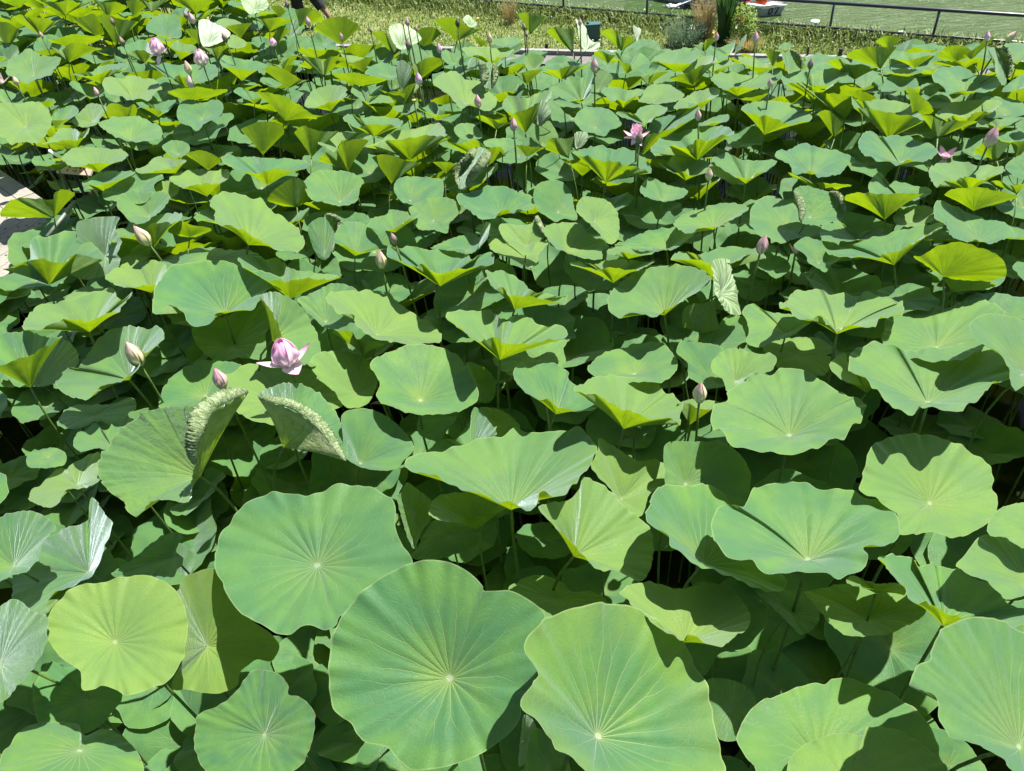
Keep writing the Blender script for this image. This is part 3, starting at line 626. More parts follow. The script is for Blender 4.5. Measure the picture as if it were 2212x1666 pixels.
    for s_ in (-1, 1): mb.lathe([(0, .012), (.014, .008), (.018, 0), (.012, -.014), (0, -.018)], hd+S*s_*.098-[0, 0, .02]-D*.01, 10)
    mb.build('nose_and_ears', M['skin'], root)
    mb = MB(org=base)
    for s_ in (-1, 1): mb.lathe([(0, .006), (.010, .003), (.010, -.003), (0, -.006)], hd+D*.092+S*s_*.033+[0, 0, .008], 10)
    mb.build('eyes', M['hair'], root); mb = MB(org=base); mb.tube([hd+D*.093+S*.022-[0, 0, .062], hd+D*.102-[0, 0, .064], hd+D*.093-S*.022-[0, 0, .062]], .005, 6); mb.build('mouth', M['redcloth'], root)
    for a in (fL, fR):
        r_ = MB(org=base); V = []; F = []
        for i, t in enumerate(np.linspace(0, 1, 9)):
            wv_ = .045*math.sin(math.pi*min(.97, t*.85+.1))**.5; hv_ = .085-.045*t
            for k in range(12): q = 2*math.pi*k/12; V.append(a+D*(-.07+.27*t)+S*wv_*math.cos(q)+np.array([0, 0, max(0, hv_*.5+hv_*.5*math.sin(q))+.006]))
        for i in range(8):
            for k in range(12): F.append((i*12+k, i*12+(k+1) % 12, (i+1)*12+(k+1) % 12, (i+1)*12+k))
        F += [tuple(range(12)), tuple(96+k for k in range(12))]; r_.add(V, F); r_.build('shoe', M['shoe'], root)
person()
LEAF_DATA = """
H T .07|598,1000|520,690 600,668 720,650 830,672 920,740 968,850 972,960 945,1090 870,1200 780,1235 670,1278 600,1245 525,1225 430,1248 415,1150 330,1090 270,1020 240,960 245,880 300,790 400,705|yellowish round lotus leaf, flat and open, at the lower left
H T .02|1648,603|1150,430 1220,330 1320,255 1430,222 1540,235 1600,240 1680,205 1770,175 1870,185 1960,215 2045,275 2050,400 2085,490 2140,585 2080,700 1900,820 1765,855 1740,910 1700,935 1605,915 1500,960 1420,945 1310,880 1250,850 1180,760 1155,690 1125,640 1117,530|very large flat blue-green lotus leaf, upper left of the largest one
H T -.2|1075,1020|945,675 1000,640 1120,622 1200,760 1300,880 1400,950 1448,1010 1440,1060 1400,1098 1330,1090 1250,1150 1230,1220 1150,1262 1060,1262 980,1245 890,1235 940,1100 945,950 930,750|half shaded lotus leaf tucked right of the yellowish round leaf
H T -.05|1375,1478|1300,1150 1370,1143 1440,1160 1490,1210 1495,1270 1550,1280 1610,1330 1637,1400 1622,1500 1580,1610 1500,1680 1380,1740 1200,1740 1080,1680 1020,1580 1005,1480 1035,1370 1130,1330 1220,1260|medium lotus leaf at the bottom edge with a notch in its upper right rim
H T -.15|415,1560|0,1600 60,1520 120,1450 200,1415 280,1412 400,1420 440,1480 560,1450 660,1510 730,1600 740,1700 650,1800 400,1850 150,1820 0,1720|lotus leaf in the bottom left corner, left third lit, rest in shade
H T -.25|450,1300|340,1130 260,1100 200,1180 170,1260 180,1350 205,1425 300,1440 430,1475 520,1430 565,1380 635,1280 560,1200 440,1130|
H T 0|5,1110|-120,900 -30,830 75,775 160,830 245,880 230,1030 180,1120 160,1150 100,1220 40,1280 0,1315 -80,1340 -160,1250 -180,1080|
H T .02|75,608|0,350 60,325 160,318 240,350 290,410 240,460 210,520 190,580 120,640 60,650 0,685 -100,660 -150,560 -130,440 -60,370|
H T -.04|462,640|290,430 380,395 450,370 480,250,.1 540,330,.1 588,390,.1 545,480,.1 530,550,.1 500,620 420,690 340,720 250,780 235,860 150,920 90,915 45,840 65,760 65,650 130,600 185,540 190,500|
H T -.15|400,190|350,100 390,60 510,15 530,90 500,180 350,210 320,260 260,300 200,285 150,260 160,210 220,175 300,100|
H T -.2|250,40|140,40 200,5 280,-10 340,20 330,80 230,95 150,90|
H T -.3|900,560|580,640 700,560 800,470 880,435 950,440 910,520 955,570 920,620 870,690 750,650 650,670|
V T .08|433,1030|250,935 290,905 345,882 425,875 470,860 536,848 505,862,.4 462,888,.7 440,930,.8 428,970,.6 424,1005,.3 415,1040 405,1085 370,1080 330,1085 300,1115 275,1105 268,1085 240,1065 222,1045 212,1010 225,975|large lotus leaf at left with its right side folded over, pale and crinkled
V T .1|612,968|556,856 580,838 620,828 660,832 700,860 735,910 750,960 748,995 735,985,.05 700,940,.1 665,905,.12 620,880,.1 580,868,.05|half rolled young lotus leaf with crinkled pale rim, right of the folded leaf
V T .08|588,736|560,640 590,630 620,640 655,670 680,710 692,750 690,785 672,792 650,775 620,745 605,715 590,680 572,650|long trough shaped lotus leaf behind the big open pink flower
E T .04|1460,785|1100,480 1200,455 1370,440 1500,460 1600,495 1700,505 1810,550 1828,580 1740,625 1680,690 1640,750 1540,760 1400,790 1390,830 1270,865 1210,830 1190,780 1100,730 1020,795 985,760 1000,640 1040,560|large fan shaped lotus leaf above and left of the big open pink flower
E T .03|320,598|15,500 100,480 190,435 195,340 230,285 320,285 400,250 480,250 560,290 650,380 680,440 600,420 480,395 430,452 350,455 270,425 190,440|
E T 0|685,412|490,250 510,190 600,165 770,158 745,235 790,330 760,400 785,440 720,525 640,548 560,565 490,545 445,515 480,440 500,340|
E U .02|350,165|0,140 60,55 110,35 200,40 340,38 350,10 400,-20 485,5|lotus leaf showing its yellow underside over the wooden deck at left
E T 0|970,155|760,60 790,10 870,-15 960,0 1060,-10 1100,30 1070,90 1000,150 930,200 850,190 800,140 760,95|
E T .02|1000,355|705,325 735,250 850,210 930,190 1010,150 1100,130 1180,140 1150,185 1020,200 930,230 860,285 770,290|
E U -.03|1230,290|1090,250 1150,180 1250,210 1340,225 1380,238|
E T .06|1610,340|1365,60 1400,10 1500,0 1620,30 1700,40 1740,100 1830,160 1890,200 1940,240 1975,330 1930,385 1880,370 1840,380 1740,340 1680,310 1560,240 1500,210 1420,205 1385,160 1395,120 1365,90|
E U 0|1925,95|1733,50 1760,0 1820,-50 1900,-95 1970,-70 2010,40|
E T 0|2100,400|1995,220 2060,165 2100,160 2110,140 2165,180 2170,240 2150,380 2110,435 2060,415 2020,330|small half closed lotus leaf standing upright above the fan shaped leaf
V T 0|735,438|657,395 680,372 720,368 755,372 785,390 778,405 770,435 735,445 700,438 670,428|
E T .0|1880,690|1540,435 1600,405 1700,425 1800,430 1900,495 2060,520 2210,545 2100,562 1960,560 1850,572 1720,560 1600,490|
E T -.1|1350,470|1050,450 1150,400 1260,360 1362,355 1450,365 1600,375 1700,420 1640,500 1500,540 1200,540 1060,500|
E T 0|985,650|680,550 740,500 820,450 870,430 920,445 1000,440 1060,450 1080,500 1040,590 960,600 860,610 780,610 735,590|
E T .03|580,905|145,860 215,760 290,720 400,705 500,680 620,650 730,620 760,680 800,690 865,650 800,720 770,770 700,790 620,815 540,830 420,815 350,850 250,890 180,890|
E T -.12|600,690|420,700 500,630 580,605 620,620 720,615 740,660 600,700|
E T .03|198,1265|-150,1050 -100,960 0,910 100,905 200,900 280,930 330,940 405,930 330,980 240,1020 210,1060 100,1080 0,1120 -100,1120|lotus bowl at the left edge, below the wooden deck, underside glowing
E T 0|840,1215|365,1205 430,1140 520,1120 600,1000 680,910 790,868 850,862 960,885 1010,860 1060,900 1050,970 980,1010 920,1060 910,1110 860,1170 790,1215 650,1260 620,1310 570,1340 470,1325 400,1290 365,1240|large wavy lotus leaf under the cream and pink bud at left
E T -.25|260,1240|400,960 480,1000 510,1090 450,1180 350,1240 250,1260 220,1230 260,1100|
E T -.3|600,1450|370,1500 410,1420 480,1385 600,1370 730,1370 860,1330 880,1400 830,1440 790,1510 700,1500 620,1480 520,1520 430,1530|
E T -.1|720,1640|480,1600 500,1560 560,1530 620,1495 680,1540 760,1470 840,1460 900,1500 850,1600 720,1660 600,1660 540,1680 480,1650|
E T -.15|1330,1320|1030,1390 1040,1300 1090,1225 1110,1200 1200,1130 1330,1090 1430,1090 1550,1110 1600,1180 1590,1300 1450,1390 1250,1400 1100,1395|
E T -.1|1850,1380|1440,1200 1520,1150 1620,1110 1700,1105 1800,1125 1860,1140 1980,1140 2070,1150 2150,1200 2200,1280 2230,1370 2150,1410 2000,1500 1750,1505 1600,1460 1500,1380 1440,1290|broad lotus leaf lying right below the big open pink flower
E T -.2|1500,1000|1250,870 1400,820 1600,750 1700,700 1750,850 1720,930 1715,1075 1550,1070 1400,1090 1280,990|
E T -.05|2110,840|1925,690 2000,660 2120,600 2212,590 2300,620 2350,700 2330,800 2200,880 2100,870 2030,810 1960,740|
V T -.1|775,850|670,785 690,762 740,758 790,775 815,800 812,840 790,875 750,880 720,845 690,820|
F T .04|640,608|295,385 310,345 370,365 440,345 520,360 600,370 720,360 800,380 850,430 900,400 985,395 990,430 975,470 900,465 840,490 780,500 700,510 640,522 590,510 530,460 460,480 400,460 350,430 300,410|wide lotus bowl on a tall stalk right of the two small buds
F T -.05|800,390|580,360 640,330 680,310 780,275 850,265 900,300 890,350 830,400 740,380|
F T -.02|870,400|860,390 890,330 930,200 945,190 965,205 950,280 910,350|
F T -.02|90,410|-50,300 0,200 90,190 170,215 230,270 265,330 310,355 220,375 120,385 40,350 -20,335|
F T 0|350,258|165,215 210,165 290,140 320,110 400,120 495,130 490,160 420,180 390,210 310,240 220,235|
F T 0|597,185|440,100 520,50 600,30 700,35 760,70 775,110 740,160 700,200 685,265 600,240 520,245 470,200 455,150|
F T .02|1030,148|750,20 840,-5 950,-40 1060,-40 1140,-5 1240,20 1250,90 1190,120 1150,105 1110,130 1050,112 990,160 910,175 870,150 810,100 765,70|
F T -.02|1407,130|1245,10 1280,-60 1400,-80 1480,-20 1510,100 1530,150 1520,180 1440,170 1390,190 1340,160 1270,110|
F T .06|1640,190|1525,80 1560,30 1590,25 1640,30 1720,50 1780,110 1800,180 1795,290 1750,335 1700,300 1660,250 1580,180 1530,130|
F T .04|1197,350|1020,230 1050,200 1160,210 1230,200 1265,155,.1 1290,220,.1 1320,290,.1 1260,330 1230,400 1170,400 1130,360 1060,310|small bright lotus leaf with one side folded up, centre of the picture
F T -.12|1190,425|955,300 1000,290 1100,330 1300,310 1340,330 1280,400 1275,465 1220,485 1170,460 1000,390 960,350|
F T .02|1470,398|1315,230 1400,195 1540,200 1580,240 1650,290 1700,310 1735,360 1690,375 1690,430 1620,435 1560,420 1470,390 1390,360 1330,290|
F T -.08|2110,375|1770,340 1860,300 1930,270 2050,230 2120,225 2212,220 2300,250 2200,340 2100,375 1950,380 1850,350|
F T -.02|1860,430|1720,385 1760,350 1850,345 1960,350 2040,370 2000,400 1900,400 1820,385 1760,405|
F T .0|1762,585|1480,460 1560,445 1640,470 1700,440 1800,430 1900,445 2030,440 1960,485 1880,500 1810,495 1720,490 1650,500 1600,485 1520,475|
F T .05|2095,795|1730,680 1790,600 1870,540 2000,490 2150,465 2270,480 2380,530 2380,580 2300,650 2212,700 2150,740 2100,755 2040,800 1950,790 1880,780 1810,810 1740,770 1728,720|large pleated lotus leaf left of the tall bud at right centre
F T .03|1122,757|935,500 970,510 1040,505 1080,530 1140,550 1200,600 1240,640 1320,650 1400,680 1450,665 1455,715 1390,710 1300,690 1220,670 1140,665 1080,660 1050,610 990,620 950,560|
F T .08|1028,1085|680,790 760,765 860,765 960,760 1020,810 1060,830 1140,795 1220,810 1300,860 1400,860 1450,885 1470,920 1430,945 1330,955 1270,970 1180,980 1120,990 1060,980 985,930 900,970 830,930 760,870 700,830|tall lotus funnel with a wavy rim on a bare straight stalk, near centre
F T -.15|1285,1088|985,1080 1050,1000 1200,1000 1400,960 1480,950 1440,1010 1455,1090 1420,1120 1300,1200 1120,1190 1040,1150|
F T .0|230,930|-70,640 0,640 140,635 300,645 380,720 450,780 560,830 630,890 650,930 640,970 560,980 450,985 350,960 280,970 180,930 90,850 80,790 -20,780 -100,700|
F U -.03|140,1045|-60,900 60,900 100,950 200,960 280,985|
F T .03|512,1352|185,1120 240,1060 340,1020 420,990 560,985 640,1005 740,1040 800,1110 860,1220 890,1290 870,1360 780,1410 700,1435 560,1435 450,1430 350,1400 260,1360 225,1310 250,1245 230,1190|large round lotus leaf with a dark shadow on its right, centre left
F T -.25|880,1240|810,1105 900,1120 980,1180 1000,1270 970,1350 880,1340 850,1250|
F T 0|1390,1437|1115,1160 1160,1105 1280,1095 1400,1115 1470,1160 1480,1220 1600,1300 1660,1390 1550,1420 1460,1400 1400,1390 1350,1340 1260,1340 1190,1290 1130,1220|
F T -.05|1900,1180|1600,1160 1640,1080 1760,1020 1840,1000 1920,975 2070,975 2150,1040 2180,1110 2150,1180 2060,1230 1950,1230 1750,1230|
F T .06|1830,1532|1510,1260 1580,1230 1640,1195 1750,1178 1850,1200 1950,1200 2050,1230 2090,1290 2150,1300 2180,1350 2215,1380 2195,1440 2195,1505 2130,1460 2040,1470 1960,1450 1880,1410 1800,1400 1740,1370 1660,1310 1580,1300 1520,1290|lit lotus bowl with yellow underside, left of the lone bud at right
F T -.02|119,1760|0,1450 60,1405 150,1400 260,1430 360,1500 430,1580 470,1660 400,1740 360,1790 250,1800 100,1770 20,1700 10,1580|
F T -.2|750,1450|520,1440 700,1430 760,1400 740,1480 660,1560 640,1620 600,1610 500,1560|
F T -.12|850,1700|870,1390 1005,1550 960,1580 900,1650 820,1700 560,1690 650,1600 750,1590 830,1480|
F T -.2|980,1480|890,1400 1000,1400 1100,1450 1160,1530 1080,1580 1010,1590 940,1530|
V T .05|1104,1102|875,992 900,982 940,975 985,965 1035,948 1080,945 1110,930 1150,930 1200,932 1250,925 1285,960 1289,976 1270,1009 1237,1051 1220,1071 1195,1071 1166,1059 1162,1084 1145,1103 1125,1096 1095,1086 1062,1078 1025,1065 987,1051 945,1030 883,1017|wide shallow lotus leaf with pointed left end, centre, above two stalks
I T .06|565,1188|-55,1000 0,870 60,790 150,700 260,630 370,585 500,572 600,600 680,650 735,710 745,735 870,730 960,770 1040,830 1060,880 1050,1000 1040,1120 1020,1220 940,1280 930,1380 900,1440 830,1505 720,1580 560,1640 430,1660 350,1660 290,1600 230,1540 130,1520 90,1480 60,1430 0,1385 -50,1330 -65,1200 -62,1100|largest lotus leaf, round, flat and open, bottom centre
I T .12|1325,1492|1010,920 1055,872 1100,860 1170,830 1250,810 1330,795 1420,797 1510,810 1590,850 1680,930 1770,1000 1820,1080 1880,1180 1900,1260 1930,1350 1935,1430 1950,1500 1975,1570 1985,1660 1960,1760 1800,1800 1500,1800 1350,1760 1250,1650 1170,1580 1120,1550 1100,1500 1050,1470 1010,1400 960,1370 930,1330 935,1280 1000,1200 1030,1170 1000,1110 960,1060 955,990|big light yellow-green lotus leaf touching the right of the largest one
I T .0|1205,555|1015,305 1080,275 1180,260 1235,200 1250,145 1330,165 1400,215 1460,290 1540,350 1600,410 1622,500 1605,600 1555,680 1430,625 1360,630 1285,590 1190,470 1110,400 1070,360|lotus leaf with a folded dark upper edge, above the light yellow-green one
I T .0|1780,1000|1440,745 1480,710 1540,690 1620,690 1700,712 1770,720 1830,705 1900,695 1990,710 2060,760 2120,855 2105,930 2050,960 1980,1020 1920,1015 1810,960 1770,985 1710,960 1600,890 1520,820 1480,770|bright yellow-green lotus bowl, half shaded, behind the light yellow-green leaf
I T -.25|1110,780|870,730 910,690 960,660 1040,652 1130,680 1200,735 1290,735 1380,790 1300,860 1170,920 1060,900 1000,830|
I T -.08|1450,260|1310,50 1330,0 1340,-60 1440,0 1540,60 1640,50 1700,110 1690,170 1600,230 1560,340 1500,340 1450,290 1390,200 1300,100|
V T -.08|1479,1046|1440,958 1500,955 1560,957 1605,990 1622,1040 1600,1100 1540,1130 1450,1090 1435,1010|lotus leaf with its right half in deep shade, right of centre
V T .0|1518,1220|1401,1096 1420,1055 1470,1048 1540,1050 1575,1085 1620,1120 1690,1240 1692,1275 1640,1272 1541,1232 1500,1215 1475,1200 1450,1180 1435,1150 1408,1138 1393,1112|
J T .08|648,577|150,370 190,290 230,280 310,300 370,200 460,180 540,165 620,165 700,195 790,210 890,215 960,260 1060,280 1110,340 1128,430 1090,480 1040,505 940,500 960,570 920,630 850,655 790,670 720,640 600,635 480,645 400,620 340,570 250,560 190,510 150,430|broad pale blue-green lotus leaf on a straight stalk at lower right
J T -.05|1280,283|920,215 935,140 960,20 1010,-40 1150,-80 1300,-70 1440,-20 1520,20 1590,80 1612,150 1600,190 1632,260 1615,350 1500,430 1400,460 1290,425 1130,440 1100,330 1010,260|lotus leaf with its top in deep shade, near the right edge
J T .0|1350,912|1012,565 1060,542 1180,555 1205,600 1260,600 1300,580 1330,605 1440,620 1500,665 1580,690 1650,750 1690,800 1770,820 1850,860 1760,920 1640,885 1540,870 1470,870 1400,870 1340,840 1310,800 1190,780 1140,700 1080,650 1050,600|
J T -.15|960,880|630,740 720,720 850,695 1000,705 1140,715 1250,800 1250,860 1150,920 1040,960 900,970 820,945 760,900 700,820|
J T -.05|1000,745|850,690 880,655 990,690 1130,700 1150,750 1040,730 940,715|
J T -.05|1790,700|1420,600 1460,550 1540,450 1620,445 1700,470 1800,510 1900,600 1900,720 1800,750 1690,775 1640,740 1580,690 1490,650|
J T -.02|1850,450|1585,440 1590,370 1640,310 1700,285 1780,275 1900,300 1950,400 1900,500 1770,510 1680,460|
J T .12|1745,1550|1280,1090 1310,1000 1330,940 1400,900 1480,870 1560,868 1640,880 1720,920 1770,950 1850,1000 1950,1100 2000,1300 1980,1500 1900,1680 1800,1760 1700,1650 1600,1570 1500,1520 1370,1480 1330,1370 1310,1280 1180,1225 1175,1190 1220,1115|large lotus leaf filling the bottom right corner, cut by the right edge
J T -.12|700,1600|285,1530 290,1460 350,1350 430,1290 460,1290 550,1250 680,1210 740,1215 790,1180 900,1195 1000,1240 1110,1280 1210,1350 1290,1440 1330,1560 1350,1700 1200,1850 900,1950 600,1900 420,1780 370,1660|large lotus leaf at the bottom right with a shadow on its right side
J T .0|850,1750|540,1660 620,1540 720,1490 830,1470 920,1480 950,1445 1050,1440 1180,1480 1290,1570 1380,1680 1350,1850 1000,2000 600,1950|
J T -.4|250,1350|125,1200 230,1190 330,1230 380,1310 370,1450 270,1510 180,1490 150,1350|
J T -.25|150,900|50,715 150,690 290,740 420,800 440,890 390,960 320,1030 190,1060 110,1170 30,1060 -50,1000|
J T -.25|560,850|380,735 480,725 600,740 700,820 700,900 620,960 580,930 500,850|
I T -.3|970,1500|950,1375 1010,1430 1018,1520 980,1600 920,1640 930,1500|
I T -.3|1080,1650|1000,1450 1100,1500 1170,1590 1180,1760 950,1780 960,1600|
I T -.15|380,330|340,170 400,210 450,250 480,290 460,370 420,420 370,510 290,270 310,220|
I T -.08|712,415|460,300 490,250 600,220 700,230 800,270 850,310 700,350 620,375 540,370 460,345|
I T -.3|560,450|370,560 400,490 490,360 600,380 700,400 720,480 600,540 470,570|
G T .08|1000,918|625,720 680,690 720,640 800,640 870,622 930,650 990,655 1060,650 1140,665 1180,645 1260,665 1350,690 1380,720 1420,700 1435,760 1410,795 1330,805 1280,810 1240,870 1160,860 1090,860 1000,895 940,860 890,800 800,825 720,800 690,760 640,750|wide lotus bowl with a scalloped pale rim at right, on a short stalk
G T -.04|1640,1010|1310,880 1320,820 1430,740 1500,740 1580,720 1640,740 1720,740 1850,700 1890,685 1990,700 2080,760 2080,800 2000,900 1950,1000 1800,1080 1500,1080 1350,1030 1290,960|
G T .06|1588,1365|1075,1130 1090,1040 1160,990 1240,970 1350,985 1430,1030 1520,1010 1700,1000 1830,980 1960,985 2070,1050 2120,1120 2120,1200 2020,1235 1960,1290 1900,1360 1840,1380 1790,1420 1700,1410 1620,1385 1540,1395 1490,1440 1400,1410 1340,1370 1290,1310 1250,1280 1180,1200 1100,1170|very broad ruffled lotus leaf near the right edge, two stalks beneath
G T .05|693,1580|180,1470 210,1370 290,1350 290,1290 400,1220 440,1175 560,1180 640,1140 720,1140 800,1165 880,1200 950,1250 1030,1280 1080,1330 1140,1330 1190,1380 1175,1420 1150,1500 1100,1500 1050,1590 980,1590 910,1640 830,1670 750,1690 640,1690 560,1680 430,1665 320,1640 280,1590 240,1530 200,1535|large ruffled round lotus leaf just right of the lone bud at right
G T .08|2220,1180|1855,860 1920,800 2010,785 2100,795 2212,830 2350,900 2380,1050 2300,1200 2212,1250 2150,1285 2120,1230 2120,1150 2050,1040 1930,975 1880,920|
G T -.08|670,912|385,770 450,715 540,770 680,785 760,820 830,840 760,890 680,940 590,960 520,1000 410,975 430,900 410,820|
G T -.25|740,1050|520,1000 600,960 700,940 850,940 940,980 960,1040 930,1060 980,1080 900,1190 700,1140 600,1130|
G T .0|340,1230|185,1110 240,1040 330,1012 430,1030 500,1045 570,1040 610,1080 590,1130 560,1160 430,1190 370,1260 290,1290 260,1210 200,1170|
G T -.08|205,1235|-10,960 60,970 190,980 260,1010 270,1120 300,1240 150,1270 90,1230 40,1190 30,1100 -40,1040|
G T -.12|200,980|110,960 200,900 290,800 420,820 430,940 380,980 260,1020 180,990|
G T -.02|668,240|435,160 450,90 520,30 600,35 680,50 720,70 780,150 900,220 880,280 800,290 720,300 640,330 570,300 510,280 440,210|
G T .08|822,162|720,-10 790,-45 880,-25 945,0 985,40 1040,160 960,190 890,210 770,195 748,120|squarish lotus leaf with both sides curled in, upper right
G U .04|1310,175|1045,35 1120,0 1200,0 1300,10 1450,5 1560,5|
V U .02|2103,456|2040,420 2065,408 2120,405 2150,412 2200,423|
G T -.04|1480,190|1365,150 1480,90 1600,90 1640,170 1500,220 1400,210|
G T .02|1920,320|1640,60 1700,60 1850,130 1960,165 2080,195 2140,240 2145,280 2080,300 2000,330 1900,300 1860,320 1750,290 1700,200 1630,160|
G T .06|1370,470|930,380 990,340 1100,330 1250,290 1400,250 1500,220 1600,200 1720,180 1700,210 1590,270 1500,330 1400,370 1300,400 1230,430 1150,415 1040,415 960,400|long slanting pale lotus leaf with pointed tips, upper right
G T -.02|880,460|720,340 800,285 880,310 1000,330 1030,420 960,470 925,515 860,480 810,450 800,410 750,370|
G U .06|1690,545|1495,415 1560,400 1600,380 1640,350 1720,330 1800,320 1900,345 2010,390 2080,440 2095,540|bright yellow lotus leaf seen from below, near the upper right edge
G U -.05|1745,650|1690,560 1800,565 2000,580 2030,600|
G T -.08|1130,310|890,250 930,200 1010,180 1070,230 1150,260 1250,230 1320,240 1300,290 1200,310 1000,310 900,290|
G T .0|200,240|-60,200 0,140 100,110 230,70 330,70 430,95 370,150 280,190 200,225 120,230 40,265 -20,240|
G T .02|190,560|-80,430 0,375 100,400 200,370 290,350 400,350 500,370 540,430 450,395 350,440 220,470 120,440 0,430|
G W .1|235,660|195,440 300,435 320,520 345,600 360,700 380,785 320,790 260,740 215,660 200,550|crinkled lotus leaf rolled upright, underside outward, beside the tall bud
G U -.02|105,905|0,860 5,760 60,720 130,720 200,700 220,800 235,880|
G T -.15|600,500|480,470 560,410 650,420 700,480 660,530 600,555 550,520|
G T -.02|1190,1300|950,1120 1000,1060 1055,1040 1080,1100 1200,1200 1240,1260 1100,1240 1000,1190|
G T -.04|45,1505|-40,1370 50,1340 150,1345 240,1360 190,1400 100,1400 40,1365|
A T .05|225,1100|-40,920 50,880 150,900 250,880 330,880 400,930 440,1010 440,1080 400,1160 350,1220 280,1240 200,1225 90,1245 40,1190 -30,1180 -90,1080|pale ruffled lotus leaf facing outward at the left edge above the deck
A T .03|1125,1225|850,1060 930,1040 960,1010 1050,1010 1120,1005 1200,1010 1300,1050 1370,1080 1400,1130 1395,1180 1320,1215 1200,1230 1100,1215 980,1175 900,1120|
A T .02|1150,865|885,700 950,665 1050,680 1150,650 1250,680 1330,690 1380,730 1400,775 1340,800 1290,870 1210,850 1120,875 1050,830 960,820 900,770|
A T .02|290,660|60,580 90,510 170,460 250,420 290,440 380,480 470,490 530,510 470,600 440,650 330,680 240,720 180,700 60,640|
A U .04|598,540|430,400 480,420 540,430 600,380 700,370 760,395 850,420|
A U .0|600,420|410,345 500,330 620,300 740,305 820,310 900,320|
A U .02|350,310|95,160 180,125 250,150 400,160 480,180 560,150|
A U .02|565,130|310,0 400,10 500,20 600,0 700,30 780,20|
A U .04|1000,395|840,140 940,130 1050,170 1150,180 1200,190|
A U .0|830,310|620,160 700,150 800,120 850,170 900,290|
A T .04|1430,340|1265,260 1290,180 1400,130 1500,130 1550,170 1570,300 1530,335 1450,320 1340,290|
A W .08|1790,390|1715,200 1760,165 1850,200 1950,250 1990,300 1900,370 1800,400 1740,380|pale lotus leaf folded over with a white shining back, upper left
A T .02|1255,550|1040,440 1060,400 1150,370 1220,345 1280,370 1330,480 1250,440 1150,440 1080,470|
A T .02|870,725|630,640 700,630 790,620 850,580 950,555 1050,550 1110,570 1060,600 960,600 860,640 750,660 650,650|
A T -.05|780,860|600,720 640,700 750,740 850,740 900,760 880,830 780,840 700,800 630,760|
A T .0|1600,760|1285,545 1340,570 1430,550 1550,560 1700,550 1850,560 1880,650 1800,700 1680,710 1560,655 1480,690 1380,620|
A T .02|2090,700|1900,520 1950,480 2080,510 2212,530 2290,560 2212,610 2100,600 2000,590 1920,570|
A T .02|1745,1030|1530,960 1560,890 1650,860 1750,890 1850,860 1920,890 1925,960 1880,1020 1780,1060 1700,1135 1640,1090 1560,1060 1530,1010|
A U .04|1620,885|1450,800 1520,770 1620,760 1750,755 1850,770 1970,780|
A T .0|1370,1015|1180,890 1260,880 1330,910 1440,870 1520,870 1480,930 1430,975 1340,940 1230,930|
A T -.04|800,1060|620,1040 700,960 760,900 850,900 930,930 880,1000 830,1080 720,1100 650,1080|
A T .0|480,1120|440,1030 480,960 560,930 630,910 680,960 620,1020 520,1040|
A U -.08|1100,1060|880,1000 920,920 1000,890 1100,930 1160,900 1200,960 1300,1010|
A T .02|660,1290|360,1250 440,1200 500,1130 580,1105 660,1120 700,1150 775,1100 740,1180 650,1210 560,1210 460,1230|
A T .03|850,1490|530,1370 600,1300 700,1280 850,1275 950,1290 1040,1290 1110,1340 1050,1390 950,1410 800,1410 700,1445 600,1430 560,1400|lotus leaf hanging over the small notice board at left
A T .0|900,1660|710,1580 770,1540 870,1490 960,1480 1080,1480 1170,1490 1080,1540 980,1570 880,1600 770,1600 740,1640|
A T .0|1520,1500|1170,1470 1260,1430 1340,1360 1420,1360 1500,1380 1610,1380 1560,1430 1460,1460 1400,1470 1300,1490 1220,1500|
A T -.02|1150,1700|890,1666 950,1590 1030,1550 1130,1520 1250,1490 1380,1500 1410,1540 1330,1600 1340,1690 1200,1760 1000,1740 900,1720|
A T -.06|1430,1680|1350,1600 1440,1560 1530,1590 1540,1666 1450,1720 1340,1690|
A T .0|1790,1700|1460,1540 1560,1490 1700,1460 1850,1480 1960,1460 1980,1530 1900,1580 1800,1590 1680,1600 1580,1620 1510,1590|
A U .02|1800,1475|1600,1330 1660,1310 1750,1300 1850,1340 1910,1390|
A T .02|2310,1600|1910,1370 1980,1345 2080,1360 2160,1345 2250,1370 2380,1370 2500,1370 2640,1390 2680,1430 2600,1460 2480,1470 2330,1470 2230,1500 2100,1480 1980,1440|
A T -.06|1540,1340|1400,1270 1450,1230 1510,1210 1620,1240 1640,1300 1600,1340 1510,1370 1450,1330|
A T 0|40,880|-60,800 0,770 80,790 140,820 90,870 0,880|
A U .02|60,420|-60,220 0,190 80,200 150,250 200,260|
A U .02|1310,110|1190,-20 1290,20 1400,0 1470,-10|
A U .05|1690,120|1480,-10 1600,0 1700,-10 1850,10|
A U .02|1150,150|1090,10 1180,0 1280,40|
A U .0|940,150|790,-10 900,20 1000,20 1110,60|
A U .0|150,70|0,0 100,-10 260,0|
A U .03|1740,400|1600,260 1660,250 1720,280 1760,380|
A T .0|1560,520|1480,400 1530,350 1590,380 1690,400 1680,450 1600,450 1540,440|
A U .0|2080,330|1950,230 2050,210 2170,200|
A T .0|2030,400|1960,340 2010,300 2080,330 2130,370 2100,410 2000,415 1950,380|
A U .0|1880,510|1740,400 1820,420 1900,400 1950,410|
A W .08|2200,90|2080,0 2140,-30 2212,-40 2300,0 2320,60 2250,100 2150,120|pale folded lotus leaf at the top edge left of the walking person
A T .0|1980,240|1870,190 1930,160 2020,170 2090,210 2000,240 1920,240|
A T .0|400,470|290,400 320,340 400,300 480,310 530,380 520,420 460,470 380,480 310,450|
A T .0|2200,900|2015,790 2070,755 2130,780 2212,800 2290,830 2212,850 2130,860 2060,820|
B U .04|255,1045|0,795 120,805 240,830 330,880 430,950 530,1020|
